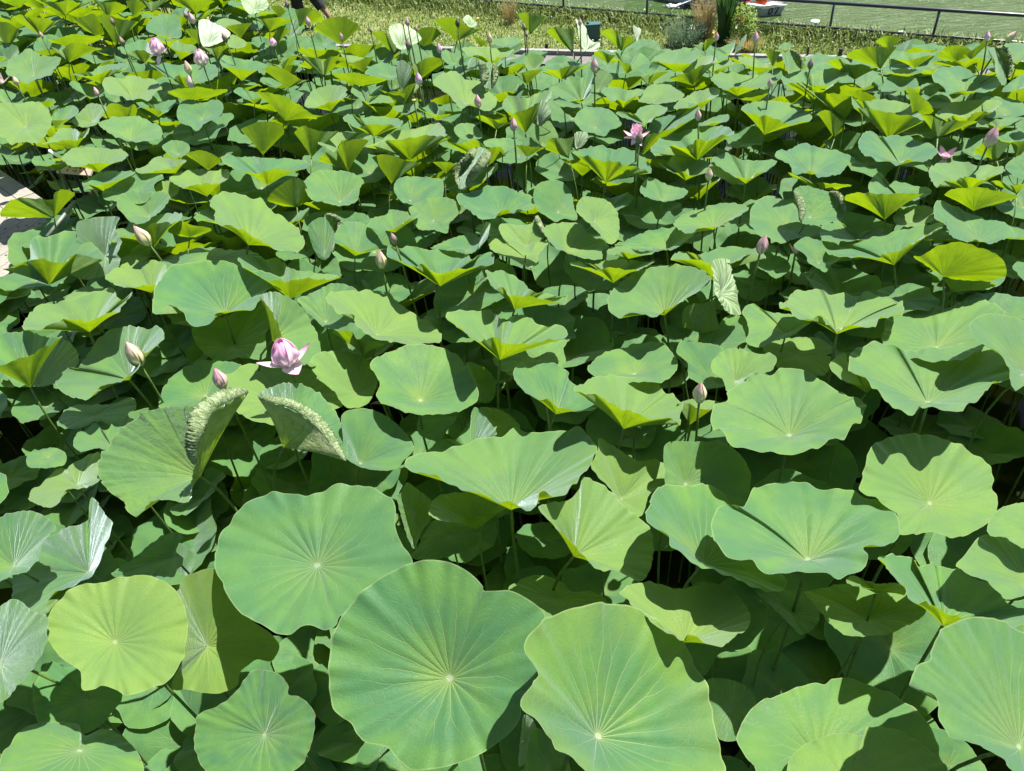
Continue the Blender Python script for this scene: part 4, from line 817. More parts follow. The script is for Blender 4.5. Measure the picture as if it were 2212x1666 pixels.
B T .02|645,962|420,920 450,830 520,770 650,735 760,750 790,780 770,800 790,820 740,860 660,870 580,910 500,930|
B T .0|960,905|820,790 860,720 920,780 1000,830 1100,820 1190,880 1100,890 1000,890 930,870 860,830|
B U .06|1275,910|1050,765 1110,800 1190,790 1250,795 1310,740 1370,720 1435,735|
B T .03|1810,905|1530,700 1590,650 1680,615 1740,620 1820,690 1930,705 1960,760 2040,810 2080,870 2060,930 1980,960 1900,920 1830,915 1780,940 1730,900 1690,850 1620,790 1550,750|broad lotus leaf with a dark shadow at its top, behind the bud, top centre
B T .06|1985,790|1920,530 1935,640 1950,740 2000,760 2030,770 2035,650 2035,540 1990,540|narrow rolled lotus leaf with pale toothed edges, standing upright, top centre
B T .06|1265,790|1210,600 1230,540 1270,520 1330,570 1345,640 1310,720 1260,790 1240,740 1220,660|
B W .1|1250,420|1145,250 1180,215 1260,205 1340,240 1430,330 1370,380 1250,430 1190,370|lotus leaf with a striped pale back folded forward, top centre left
B U .04|1190,480|1000,285 1100,270 1150,330 1220,400 1310,400|
B U .04|735,390|495,250 560,190 660,150 760,150 860,200 900,240|tallest yellow-green lotus fan below the walking person
B U .04|375,230|335,90 420,70 500,80 560,120 585,180|
B U .02|120,275|-20,150 60,165 200,150 310,180|
B U .0|200,160|130,60 200,50 260,100|
B U .03|585,665|365,480 440,490 520,500 580,530 650,490 780,500|
B U .02|270,770|70,600 130,570 220,590 330,650 400,690 460,690|
B U .0|230,600|100,540 200,560 290,500 350,505|
B T .0|1170,680|940,630 1000,570 1080,545 1160,560 1230,590 1240,650 1170,690 1060,670 980,650|
B U .02|840,750|655,640 760,630 860,630 960,650 1060,670 1130,690|
B T -.05|1100,530|980,480 1030,430 1110,405 1170,430 1190,490 1150,540 1080,550 1010,520|
B T -.02|830,530|720,440 790,450 880,490 940,510 860,540 780,530|
B U .0|930,625|800,560 870,530 960,500 1020,490|
B U .03|1430,680|1280,520 1380,550 1480,500 1570,500 1630,540|
B U .02|1440,440|1370,280 1450,240 1540,240 1600,290|
B U .06|1735,360|1535,180 1640,150 1730,160 1780,200 1860,240 1950,260|
B W .08|1840,230|1790,170 1830,130 1880,170 1910,215 1850,235|
B T .03|2030,570|1780,420 1850,400 1950,410 2050,420 2150,410 2230,430 2180,480 2080,500 2040,530 1950,480 1850,490 1800,450|
B T -.02|1710,560|1600,460 1640,430 1700,460 1780,450 1790,550 1720,570 1640,540|
B T .0|2150,400|2030,340 2120,330 2212,320 2300,350 2212,400 2100,400|
B U .0|1940,410|1860,300 1950,340 2020,370|
B T .03|1020,1185|750,1020 820,985 900,1020 1000,1010 1100,1010 1200,1020 1270,1050 1240,1090 1150,1080 1050,1080 960,1080 860,1100 800,1060|
B T .05|1330,1388|950,1265 1040,1230 1130,1180 1200,1140 1330,1120 1440,1090 1560,1060 1630,1110 1640,1160 1700,1195 1600,1175 1480,1175 1350,1190 1230,1210 1100,1215 1020,1270|
B T .0|720,1290|535,1240 580,1180 660,1150 760,1140 880,1150 960,1130 1000,1180 960,1210 850,1190 740,1220 680,1310 600,1270|
B U .04|795,1480|540,1390 600,1320 700,1310 730,1240 830,1210 900,1200 970,1220|
B U .02|480,1360|330,1150 400,1090 480,1110 600,1140 720,1130|
B U .02|60,1340|-130,1120 -30,1070 40,1055 140,1050 230,1090 240,1160|
B U -.02|1170,1590|1005,1360 1100,1335 1200,1350 1300,1390 1430,1400|
B T .0|1330,1740|1190,1620 1240,1540 1400,1525 1520,1540 1610,1560 1620,1666 1590,1740 1500,1780 1300,1760 1220,1700|
B T -.03|1850,1200|1715,1100 1780,1065 1880,1075 1940,1130 1950,1190 1850,1215 1760,1190 1720,1150|
B T .02|2130,1330|1965,1230 2030,1200 2120,1195 2200,1200 2300,1240 2200,1290 2150,1340 2080,1280 2000,1270|
B U .01|2010,1430|1650,1230 1750,1240 1900,1210 2000,1280 2100,1270 2160,1340|
B T .08|1770,1640|1745,1600 1800,1480 1880,1390 1930,1275 2030,1330 1980,1450 1850,1590 1780,1640|long dark rolled lotus leaf with pale saw-toothed rims, upper centre
B U .0|1640,1500|1530,1400 1600,1400 1660,1400 1750,1420 1850,1400|
B T .0|1560,1040|1380,920 1450,930 1520,880 1560,900 1590,950 1700,965 1820,960 1750,985 1650,985 1560,995 1480,970 1420,950|
B U .0|2080,1120|1900,1010 1960,1000 2040,1030 2100,1060 2200,1060|
B U .02|2160,1010|2045,960 2110,980 2212,1000 2300,960|
B T -.06|1300,980|1190,920 1300,900 1380,870 1400,930 1300,990 1210,960|
C T .03|115,1155|-80,930 -60,850 0,830 80,850 150,840 200,810 280,790 340,790 330,850 270,900 220,890 150,930 60,970 0,980|
C W .08|240,1080|240,870 290,880 340,970 310,1040 230,1090 220,980|
C T .04|600,890|335,780 360,730 450,700 500,660 600,670 650,610 700,600 720,640 690,700 680,790 650,850 560,860 500,880 430,850 370,810|
C T .0|740,790|720,680 750,610 820,620 870,680 790,780 720,800|
C T .02|960,935|770,790 830,750 930,760 1000,780 1130,770 1120,820 1050,840 980,880 920,860 860,880 810,830|
C T -.02|1220,885|1090,870 1140,790 1200,735 1340,730 1440,780 1490,830 1400,880 1260,900 1150,890|
C T .02|720,1110|540,1040 570,970 640,930 760,930 860,960 930,1030 945,1080 900,1110 850,1120 800,1180 700,1150 620,1140 560,1080|
C T .03|1150,1085|895,970 970,970 1060,980 1110,930 1230,905 1320,920 1345,950 1300,990 1230,1010 1200,1060 1120,1065 1000,1030 940,1010|
C T .0|1130,1340|1180,1150 1200,1060 1300,1010 1400,990 1480,950 1500,890 1590,890 1620,950 1590,1010 1500,1060 1400,1100 1290,1140|
C T .05|1600,1388|1200,1290 1250,1220 1350,1150 1480,1140 1620,1100 1750,1085 1850,1100 1920,1140 1880,1170 1780,1180 1700,1220 1600,1210 1500,1270 1420,1270 1360,1270 1270,1340 1210,1320|
C T .06|810,1580|525,1310 600,1290 700,1270 800,1260 880,1290 960,1280 1050,1310 1120,1350 1180,1400 1200,1490 1080,1445 980,1435 900,1395 800,1390 700,1360 600,1350 540,1340|wide lotus bowl with a big yellow-green underside, below the upper open flower
C U .03|490,1370|290,1290 310,1220 370,1190 460,1200 540,1180|
C W .06|560,1290|545,1150 650,1150 640,1230 560,1290|
C T -.04|260,1260|165,1130 220,1070 310,1045 350,1080 400,1190 340,1240 270,1270 210,1210|
C U .0|130,1360|20,1250 100,1260 200,1270 285,1275|
C T .03|1410,625|1200,540 1250,480 1350,450 1480,415 1600,430 1620,480 1560,540 1480,550 1350,550 1260,530|
C T .03|1570,745|1330,690 1440,640 1530,570 1600,500 1740,485 1770,540 1660,560 1560,600 1460,650|
C T .03|985,640|880,440 940,480 1040,490 1110,460 1180,520 1200,580 1120,600 1050,620 1020,560 960,540 910,490|
C U .06|950,445|765,280 830,250 900,270 950,320 1000,310 1060,350|yellow-green lotus fan below the small white leaf tip, against the grass
C W .12|1072,350|1045,225 1080,235 1115,255 1100,310 1075,350|small white folded lotus leaf tip standing against the grass
C U .04|530,460|300,280 340,240 400,240 470,250 540,250|
C W .12|640,440|550,165 590,190 640,240 650,300 700,360 780,370 770,400 660,440 600,400 570,250|white draped lotus leaf in front of the teal box
C U .05|160,300|50,120 130,110 200,140 300,150|
C T .0|190,600|100,520 150,460 220,470 280,500 250,560 220,600 150,620|
C T .02|430,690|270,590 330,560 440,550 500,530 600,550 690,560 600,570 500,570 400,600 320,600|
C U .0|130,735|0,620 80,630 150,610 270,600|
C U .0|830,550|690,460 760,440 840,470 900,480|
C U .0|1180,740|1080,650 1170,670 1240,630 1350,620|
C T .03|1950,830|1715,680 1770,640 1870,620 2000,640 2120,650 2212,640 2300,690 2212,740 2100,760 2000,750 1920,760 1820,770 1740,710|
D T .03|-32,1165|-230,940 -150,890 0,870 130,890 260,920 370,990 370,1040 290,1050 200,1080 120,1050 0,1000 -100,1000|
C T .0|2100,920|1870,810 1960,830 2100,790 2212,770 2230,800 2100,835 1950,850|
C T .0|1780,660|1690,600 1760,560 1850,520 1920,530 1900,560 1800,590 1720,630|
C T .0|2130,650|1920,500 2000,490 2100,510 2200,560 2300,580 2212,590 2100,580 2000,550|
C T .02|1630,945|1400,940 1430,880 1500,840 1580,790 1650,780 1750,755 1800,790 1760,840 1680,870 1600,900 1500,930|
C U .02|1665,450|1560,390 1650,380 1680,340 1760,340|
C T .04|1870,485|1705,415 1800,410 1850,390 1900,370 1930,350 1910,440 1870,470 1780,450|
C W .1|1925,475|1930,470 1960,380 2010,310 2030,300 2010,370 1960,450|
C T .0|1750,1090|1600,1080 1680,1040 1780,1000 1870,990 1860,1050 1760,1060 1660,1090|
C T -.02|1500,1560|1250,1400 1330,1420 1400,1350 1550,1380 1640,1380 1700,1410 1690,1490 1600,1510 1540,1520 1480,1480 1420,1500 1350,1470|
C T .02|2020,1590|1730,1380 1780,1350 1850,1320 1960,1370 2060,1390 2212,1380 2290,1400 2200,1480 2120,1500 2060,1540 1960,1530 1900,1510 1800,1450|
C T -.05|1900,1600|1700,1470 1730,1410 1850,1450 1950,1520 2010,1600 1900,1570 1780,1530|
C T .0|1300,1740|1105,1640 1150,1560 1200,1530 1300,1580 1400,1610 1520,1650 1450,1720 1300,1740 1150,1700|
D T .04|400,860|110,680 190,620 290,610 380,640 480,600 600,595 690,620 680,660 600,700 530,760 440,770 380,740 340,760 240,720 150,720|
D U .0|660,1045|240,710 320,760 430,800 560,810 700,830 780,860|
D T .04|1040,1200|720,830 760,850 850,880 960,860 1100,870 1220,900 1370,1050 1230,1000 1080,975 960,960 860,940 750,935|
D U .04|1465,1195|1320,1000 1420,1005 1510,1050 1640,1040 1810,1050|
D T .05|1700,830|1420,640 1500,590 1640,570 1740,610 1800,650 1900,650 2010,670 2020,720 1940,780 1850,800 1700,790 1600,800 1550,815 1510,750 1440,710|
D T .02|1680,1130|1445,990 1550,920 1650,880 1750,870 1850,870 2000,870 2020,900 1930,970 1880,960 1780,980 1720,1020 1600,1000 1540,1030|
D T -.04|2050,1000|1850,850 1950,835 2080,850 2200,890 2230,980 2100,1020 1950,1020 1880,1000|
D T .0|2000,1130|1800,1100 1850,1010 2000,1030 2212,1010 2150,1050 2050,1090 1950,1090 1900,1070|
D T .04|1140,1425|780,1230 850,1130 930,1150 1000,1190 1090,1170 1200,1170 1300,1220 1430,1260 1465,1320 1400,1370 1310,1410 1220,1370 1130,1425 1030,1390 960,1400 870,1360 810,1310|
D T .04|370,1510|60,1350 110,1290 180,1300 280,1240 350,1240 430,1280 540,1290 650,1320 750,1370 740,1410 680,1440 620,1500 500,1530 430,1530 370,1480 300,1500 220,1500 180,1420|
D U .0|450,1640|170,1490 280,1530 380,1580 500,1580 720,1600|
D T .04|1740,1660|1390,1470 1450,1420 1550,1400 1700,1400 1800,1430 1930,1430 2030,1440 2020,1500 1930,1520 1830,1550 1700,1530 1620,1560 1520,1570 1460,1610 1410,1560|
D T .0|1150,1740|865,1610 960,1490 1030,1590 1100,1570 1250,1600 1380,1620 1400,1680 1200,1740 950,1720|
D U .03|1975,1390|1775,1310 1850,1240 1950,1210 2050,1230 2100,1240|
D T -.05|1780,1340|1670,1290 1700,1220 1850,1160 1960,1190 1950,1300 1850,1380 1750,1350|
D T .0|2080,1260|1980,1170 2060,1140 2212,1130 2300,1180 2200,1230 2000,1210|
D U .08|975,595|675,490 750,430 900,405 1000,410 1110,410|bright yellow-green lotus fan on a thin stalk just below the railing
D U .08|1035,430|930,360 1000,315 1080,310 1155,340|
D T .02|1270,590|1080,500 1150,460 1250,460 1350,450 1450,470 1350,490 1230,515 1150,520|
D T .0|1200,680|980,620 1080,600 1200,595 1340,610 1260,640 1100,635|
D U .02|1620,540|1460,490 1520,420 1580,395 1700,400 1780,470|
D U .0|1700,600|1410,530 1550,530 1650,530 1800,500 1860,510|
D T .08|1975,640|1950,500 1900,430 1960,420 2010,520 2060,690 2030,740 1970,640|
D T .03|2150,560|1970,430 2050,380 2150,370 2212,380 2300,430 2212,510 2130,535 2040,480|
D T .08|175,640|120,440 150,460 190,440 260,530 285,600 230,620 180,630 130,520|
D U .0|40,580|-30,440 40,440 110,450|
D T .0|150,440|90,410 150,370 210,390 160,430|
D U .0|750,690|510,540 600,510 700,560 800,560 920,590|
D T .0|1150,790|985,790 1000,720 1060,650 1180,640 1280,680 1290,760 1180,780|
D T .0|1400,840|1330,800 1400,760 1470,760 1460,800 1400,830|
D U .02|1250,1010|1200,770 1240,760 1320,830 1400,900 1440,980|
D U .0|800,900|590,850 700,790 820,790 940,850|
D T .0|2150,800|2020,790 2080,720 2212,640 2300,650 2300,730 2100,790|
D U .03|1760,520|1690,480 1800,410 1880,340 1960,320|
D U .0|575,1200|430,980 500,950 560,980 650,1070|
D U .0|2150,1370|2100,1230 2212,1220 2300,1230|
D T .0|2250,1500|2050,1440 2120,1370 2212,1340 2300,1400 2300,1500 2200,1545 2100,1500|
D U .0|2150,1680|1920,1570 2000,1560 2100,1600 2230,1590|
D T .02|2240,1150|2135,1080 2180,1050 2260,1050 2280,1120 2212,1150|
"""
# ---------------------------------------------------------------- lotus leaves
TILE = {'A': (0, 0, .25), 'B': (553, 0, .25), 'C': (1106, 0, .25), 'D': (1659, 0, .25), 'E': (0, 416.4, 1/3), 'F': (737.3, 416.4, 1/3), 'G': (1474.7, 416.4, 1/3),
        'H': (0, 971.5, .41655), 'I': (737.3, 971.5, .41655), 'J': (1474.7, 971.5, .41655), 'V': (0, 0, 1)}
def catmull(P, n):
    P = np.array(P, float); m = len(P); T = np.arange(m*n)/n; i = np.floor(T).astype(int); f = (T-i)[:, None]
    p0, p1, p2, p3 = P[(i-1) % m], P[i % m], P[(i+1) % m], P[(i+2) % m]
    return .5*(2*p1+(p2-p0)*f+(2*p0-5*p1+4*p2-p3)*f*f+(3*p1-p0-3*p2+p3)*f**3)
def poly_ellipse(Q):
    x, y = Q[:, 0], Q[:, 1]; x1, y1 = np.roll(x, -1), np.roll(y, -1); cr = x*y1-x1*y; A = cr.sum()/2
    cx = ((x+x1)*cr).sum()/(6*A); cy = ((y+y1)*cr).sum()/(6*A)
    xx = ((x*x+x*x1+x1*x1)*cr).sum()/12/A-cx*cx; yy = ((y*y+y*y1+y1*y1)*cr).sum()/12/A-cy*cy
    xy = ((x*y1+2*x*y+2*x1*y1+x1*y)*cr).sum()/24/A-cx*cy
    wv, ev = np.linalg.eigh(np.array([[xx, xy], [xy, yy]])); a, b = 2*math.sqrt(max(wv[1], 1e-6)), 2*math.sqrt(max(wv[0], 1e-6))
    return np.array([cx, cy]), a, b, ev[:, 1], ev[:, 0]
def smooth_noise(th, seed, ks, amps):
    rg = np.random.default_rng(seed); v = np.zeros_like(th)
    for k, a in zip(ks, amps): v += a*np.sin(k*th+rg.uniform(0, 6.28))*rg.uniform(.6, 1.3)
    return v
def blade_mesh(name, A, Rim, n, R, nr, seed, bulge, flip=False, crink=0.0):
    """surface lofted from the stalk joint A to the rim points Rim (ns x 3); n = leaf normal"""
    ns = len(Rim); th = 2*np.pi*np.arange(ns)/ns; rho = (np.arange(1, nr+1)/nr)**.9
    V = [A[None, :]]; uv = [np.zeros((1, 2))]
    pleat = np.cos(21*th+.5); lf = smooth_noise(th, seed, (5, 8, 13), (.010, .008, .006)); hf = smooth_noise(th, seed+1, (17, 26, 39), (.012, .010, .007))
    cn = smooth_noise(th, seed+2, (37, 53, 71), (1, 1, 1))
    tocen = (A-Rim); 
    for q in rho:
        base = A+(Rim-A)*q
        h = bulge*R*math.sin(math.pi*q)*1.0 + R*(.0045*pleat*math.sin(math.pi*min(1, q*1.05))*(1 if q > .12 else q/.12)+lf*q*q*(1 if q < .9 else 1)+hf*q**5)
        if crink: h = h+R*crink*.011*cn*q*q
        V.append(base+n[None, :]*(h[:, None] if hasattr(h, '__len__') else h)); uv.append(np.stack([q*np.cos(th), q*np.sin(th)], 1))
    V = np.concatenate(V); uv = np.concatenate(uv); F = []
    for k in range(ns): F.append((0, 1+k, 1+(k+1) % ns))
    for i in range(nr-1):
        a = 1+i*ns; b = a+ns
        for k in range(ns):
            k2 = (k+1) % ns; F.append((a+k, b+k, b+k2, a+k2))
    # make the upper side face along n
    a, b, c = V[1], V[1+ns//4], V[0]
    nn = np.zeros(3)
    for k in range(0, ns, 4): nn += np.cross(Rim[k]-A, Rim[(k+4) % ns]-A)
    if (nn@n > 0) == bool(flip): F = [tuple(reversed(f)) for f in F]
    return V, F, uv
def make_mesh(name, V, F, uv, org):
    me = bpy.data.meshes.new(name); me.from_pydata((V-org).tolist(), [], F); me.polygons.foreach_set('use_smooth', [True]*len(F))
    li = np.empty(len(me.loops), dtype=np.int32); me.loops.foreach_get('vertex_index', li)
    l = me.uv_layers.new(name='UVMap'); l.data.foreach_set('uv', uv[li].astype(np.float32).ravel()); me.update(); return me
def stalk_path(A, n, drift, z0=-.05):
    L = A[2]-z0; b = np.array([A[0]+drift[0], A[1]+drift[1], z0]); P = []
    n = n/np.linalg.norm(n)
    c1 = A-n*L*.22; c2 = b+np.array([0, 0, L*.45])
    for t in np.linspace(0, 1, 11): P.append((1-t)**3*A+3*(1-t)**2*t*c1+3*(1-t)*t*t*c2+t**3*b)
    return P
LEAVES = []
def parse():
    for ln in LEAF_DATA.strip().splitlines():
        hd, cc, pts, lab = ln.split('|'); tl, kd, dz = hd.split(); ox, oy, s = TILE[tl]
        f = lambda q: [float(v) for v in q.split(',')]
        c = f(cc); P = [f(q) for q in pts.split()]
        LEAVES.append(dict(kind=kd, dz=float(dz), c=(ox+c[0]*s, oy+c[1]*s), P=[(ox+p[0]*s, oy+p[1]*s, p[2] if len(p) > 2 else 0.) for p in P], lab=lab.strip()))
parse()
def solve(L, idx):
    P = L['P']; kd = L['kind']
    if kd == 'U':
        # only the near rim is seen; the far rim lies a little lower, hidden by the cup
        pl = P[0]; pr = P[-1]; m = len(P); W = math.hypot(pr[0]-pl[0], pr[1]-pl[1]); far = []
        dx, dy = (pr[0]-pl[0])/W, (pr[1]-pl[1])/W
        for q in (.85, .62, .38, .15): far.append((pl[0]+(pr[0]-pl[0])*q-dy*.0, pl[1]+(pr[1]-pl[1])*q+.16*W*math.sin(math.pi*q), 0.))
        P = list(P)+far
    nseg = 10 if len(P) > 12 else 14
    Q = catmull(P, nseg); C, a, b, e1, e2 = poly_ellipse(Q[:, :2])
    if e2[1] > 0: e2 = -e2                       # minor axis, pointing up in the picture
    q = min(.985, max(.12, b/a)); sa = math.sqrt(1-q*q)
    z = CAN+L['dz']; Zc = depth_at(C[0], C[1], z); R = a*Zc/FPX
    sg = -1. if kd == 'U' else 1.
    v = ((Q[:, :2]-C)@e2)/b; v = np.clip(v, -1.25, 1.25)
    D = Zc+sg*R*sa*v-R*Q[:, 2]
    P3 = np.array([at_depth(x, y, d) for (x, y), d in zip(Q[:, :2], D)])
    up3 = rt*e2[0]-up*e2[1]
    n = sa*up3-sg*q*fw; n /= np.linalg.norm(n)
    y0 = float((np.array(L['c'])-C)@e2)/a; c0 = .16
    r = y0+c0*sa; s = r*q; c = c0-r*sa
    c = min(.85, max(.04, c))
    dA = Zc+sg*R*(s*sa+c*q)
    A = at_depth(L['c'][0], L['c'][1], dA)
    # resample the rim evenly
    big = a > 130; mid = a > 55
    ns = 168 if big else (105 if mid else 63); nr = 22 if big else (13 if mid else 8)
    seg = np.linalg.norm(np.roll(P3, -1, 0)-P3, axis=1); cum = np.concatenate([[0], np.cumsum(seg)]); tt = np.linspace(0, cum[-1], ns, endpoint=False)
    PP = np.concatenate([P3, P3[:1]]); Rim = np.stack([np.interp(tt, cum, PP[:, k]) for k in range(3)], 1)
    return A, Rim, n, R, nr, a, C, c
def draw_leaf(L, idx):
    A, Rim, n, R, nr, a, C, c = solve(L, idx)
    L.update(A=A, n=n, R=R, a=a, C=C)
    rg = random.Random(idx*13+5)
    flip = L['kind'] == 'W'
    bulge = rg.uniform(.015, .06)*(1 if not flip else 3); crk = 1.0 if ('crinkle' in L['lab'] or 'rolled' in L['lab'] or 'curled' in L['lab']) else 0.0
    V, F, uv = blade_mesh('blade', A, Rim, n, R, nr, idx*7, bulge, flip, crk)
    drift = (rg.uniform(-.07, .07), rg.uniform(-.05, .07)); Pth = stalk_path(A-n*.003, n, drift)
    org = np.array(Pth[-1])
    root = empty('lotus_leaf', org)
    me = make_mesh('blade', V, F, uv, org)
    mt = M['leaf']
    if 'yellow-green lotus leaf touching' in L['lab'] or 'yellowish round' in L['lab']: mt = M['leaf_yellow']
    if crk: mt = M['leaf_crinkled']
    if flip: mt = M['white'] if 'white' in L['lab'] else M['pale']
    bl = link('blade', me, mt, root)
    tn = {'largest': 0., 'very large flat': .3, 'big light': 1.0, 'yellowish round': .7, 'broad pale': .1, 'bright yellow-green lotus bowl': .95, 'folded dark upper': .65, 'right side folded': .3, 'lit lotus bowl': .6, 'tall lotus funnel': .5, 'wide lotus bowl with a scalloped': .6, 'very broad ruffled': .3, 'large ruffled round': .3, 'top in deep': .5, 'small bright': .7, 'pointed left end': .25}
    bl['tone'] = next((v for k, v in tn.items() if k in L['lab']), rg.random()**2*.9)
    rs = .0068*(R/.30)**.5; mb = MB(org=org); mb.tube(Pth, [rs*(.85+.25*i/10) for i in range(11)], 8 if a > 60 else 6); mb.build('stalk', M['stalk'], root)
    add_curls(L, Rim, A, n, R, org, root, idx)
    L['root'] = root; return root
# rims rolled inwards on young leaves: (point on the rim, a point between, last point, radius / leaf radius)
CURLS = {(433, 1030): [((536, 848), (462, 888), (424, 1005), .12)], (612, 968): [((556, 856), (665, 905), (744, 994), .11)],
         (700, 549.7): [((703, 465), (722, 496), (712, 545), .22)],
         (1748.7, 470.4): [((1716, 415), (1722, 450), (1731, 480), .16), ((1790, 417), (1812, 440), (1821, 467), .2)], (1049.2, 197.5): [((1033, 133), (1038, 165), (1042, 188), .3), ((1061, 137), (1061, 165), (1059, 190), .3)],
         (995.5, 410): [((989, 400), (1003, 370), (1035, 322), .2), ((1060, 333), (1048, 362), (1010, 405), .2)], (1136.3, 533): [((1158, 468), (1170, 492), (1177, 512), .2)],
         (1702.7, 160): [((1706, 110), (1724, 132), (1730, 150), .25)], (2152.7, 160): [((2149, 105), (2161, 130), (2174, 172), .25)]}
def add_curls(L, Rim, A, n, R, org, root, idx):
    pts = np.array([proj(q)[:2] for q in Rim]); ns = len(Rim)
    for key, lst in CURLS.items():
        if math.hypot(L['c'][0]-key[0], L['c'][1]-key[1]) > 2.5: continue
        for p0, pm, p1, rf in lst:
            a, m, b = [int(np.argmin(np.hypot(pts[:, 0]-q[0], pts[:, 1]-q[1]))) for q in (p0, pm, p1)]
            f = [(a+k) % ns for k in range((b-a) % ns+1)]; g = [(a-k) % ns for k in range((a-b) % ns+1)]
            seq = f if m in f and (m not in g or len(f) < len(g)) else g
            if len(seq) < 4: continue
            K = len(seq); V = []; uv = []; NP = 15; rgc = random.Random(idx); fine = 4
            T = np.linspace(0, K-1, K*fine); P = np.array([Rim[s] for s in seq]); P = np.stack([np.interp(T, np.arange(K), P[:, k]) for k in range(3)], 1)
            for i, q in enumerate(P):
                t = i/(len(P)-1); tg = P[min(i+1, len(P)-1)]-P[max(i-1, 0)]; tg /= np.linalg.norm(tg)+1e-9
                o = (q-A)/np.linalg.norm(q-A); o = o-tg*float(o@tg); o /= np.linalg.norm(o)+1e-9; up_ = np.cross(o, tg); up_ = up_ if up_@n > 0 else -up_
                r = R*rf*math.sin(math.pi*min(1, max(0, t*.96+.02)))**.55*(1+.10*math.sin(i*1.9)+.08*math.sin(i*3.7+1))
                for j in range(NP):
                    ph = 4.3*j/(NP-1); rr = r*(1-.10*j/NP)*(1+.05*math.sin(j*2.1+i*.9)); V.append(q+rr*(math.sin(ph)*o*.75+(1-math.cos(ph))*up_)-o*r*.03); uv.append((t*K*.35, j/NP*5))
            F = [(i*NP+j, (i+1)*NP+j, (i+1)*NP+j+1, i*NP+j+1) for i in range(len(P)-1) for j in range(NP-1)]
            link('curled_rim', make_mesh('curled_rim', np.array(V), F, np.array(uv), org), M['curl'], root)
for i, L in enumerate(LEAVES): draw_leaf(L, i)
# ---- anonymous low foliage between the individual leaves and beyond the frame: one object
def random_leaf(rg, x, y, z, R):
    fan = y > 4.2 and z > 1.0 and rg.random() < .62
    tilt = rg.uniform(0, .45) if not fan else rg.uniform(.15, .55); az = rg.uniform(0, 6.283) if not fan else rg.uniform(.9, 2.24)+.0; az = az if not fan else math.pi/2-az+math.pi/2 if False else az; n = np.array([math.sin(tilt)*math.cos(az), math.sin(tilt)*math.sin(az), math.cos(tilt)])
    e1 = np.cross(n, [0, 1, .1]); e1 /= np.linalg.norm(e1); e2 = np.cross(n, e1); C = np.array([x, y, z]); ns = 42
    th = 2*np.pi*np.arange(ns)/ns; wv = smooth_noise(th, int(rg.random()*1e6), (2, 3, 5, 9), (.05, .05, .035, .02)); wr = smooth_noise(th, int(rg.random()*1e6), (2, 3, 7, 11), (.06, .04, .03, .02))
    Rim = C+R*((1+wr)*np.cos(th))[:, None]*e1+R*((1+wr)*np.sin(th))[:, None]*e2+n*(R*wv)[:, None]
    A = C-n*R*(rg.uniform(.1, .4) if not fan else rg.uniform(.45, .85)); V, F, uv = blade_mesh('x', A, Rim, n, R, 6, int(rg.random()*1e6), .03)
    return A, n, V, F, uv
BUDPOS = [(290,767),(475,820),(1512,850),(308,511),(823,562),(850,517),(1647,530),(1532,378),(1381,298),(1508,249),(1109,270),(1032,220),(904,171),(2142,297),(1751,139),(630,760),(1375,290),(345,105),(437,130),(2040,322),(410,160),(1284,142),(263,95),(208,199),(882,97),(949,105)]
rg = random.Random(99); AV, AF, AU = [], [], []; base = 0; sv = MB(); cnt = 0
def off_deck(x, y): 
    p = np.array([x, y]); q = p-np.array([-2.7, 4.0]); return not (x < edge_x(y)+.1)
def edge_x(y):
    ys = [e[1] for e in edge]; xs = [e[0] for e in edge]; o_ = np.argsort(ys); return float(np.interp(y, np.array(ys)[o_], np.array(xs)[o_]))
low = 0; hi = []; far_ = []
SKX = [-200, 560, 640, 880, 1000, 1110, 1200, 1400, 1600, 1720, 1830, 1900, 2010, 2120, 2400]; SKY_ = [-200, -60, 75, 85, 100, 100, 118, 96, 98, 124, 118, 98, 96, 88, 88]
TL = np.array([[L['C'][0], L['C'][1], L['a'], proj(L['A'])[2]] for L in LEAVES]+[[x_, y_, 14, proj(on_z(x_, y_, CAN))[2]] for x_, y_ in BUDPOS])
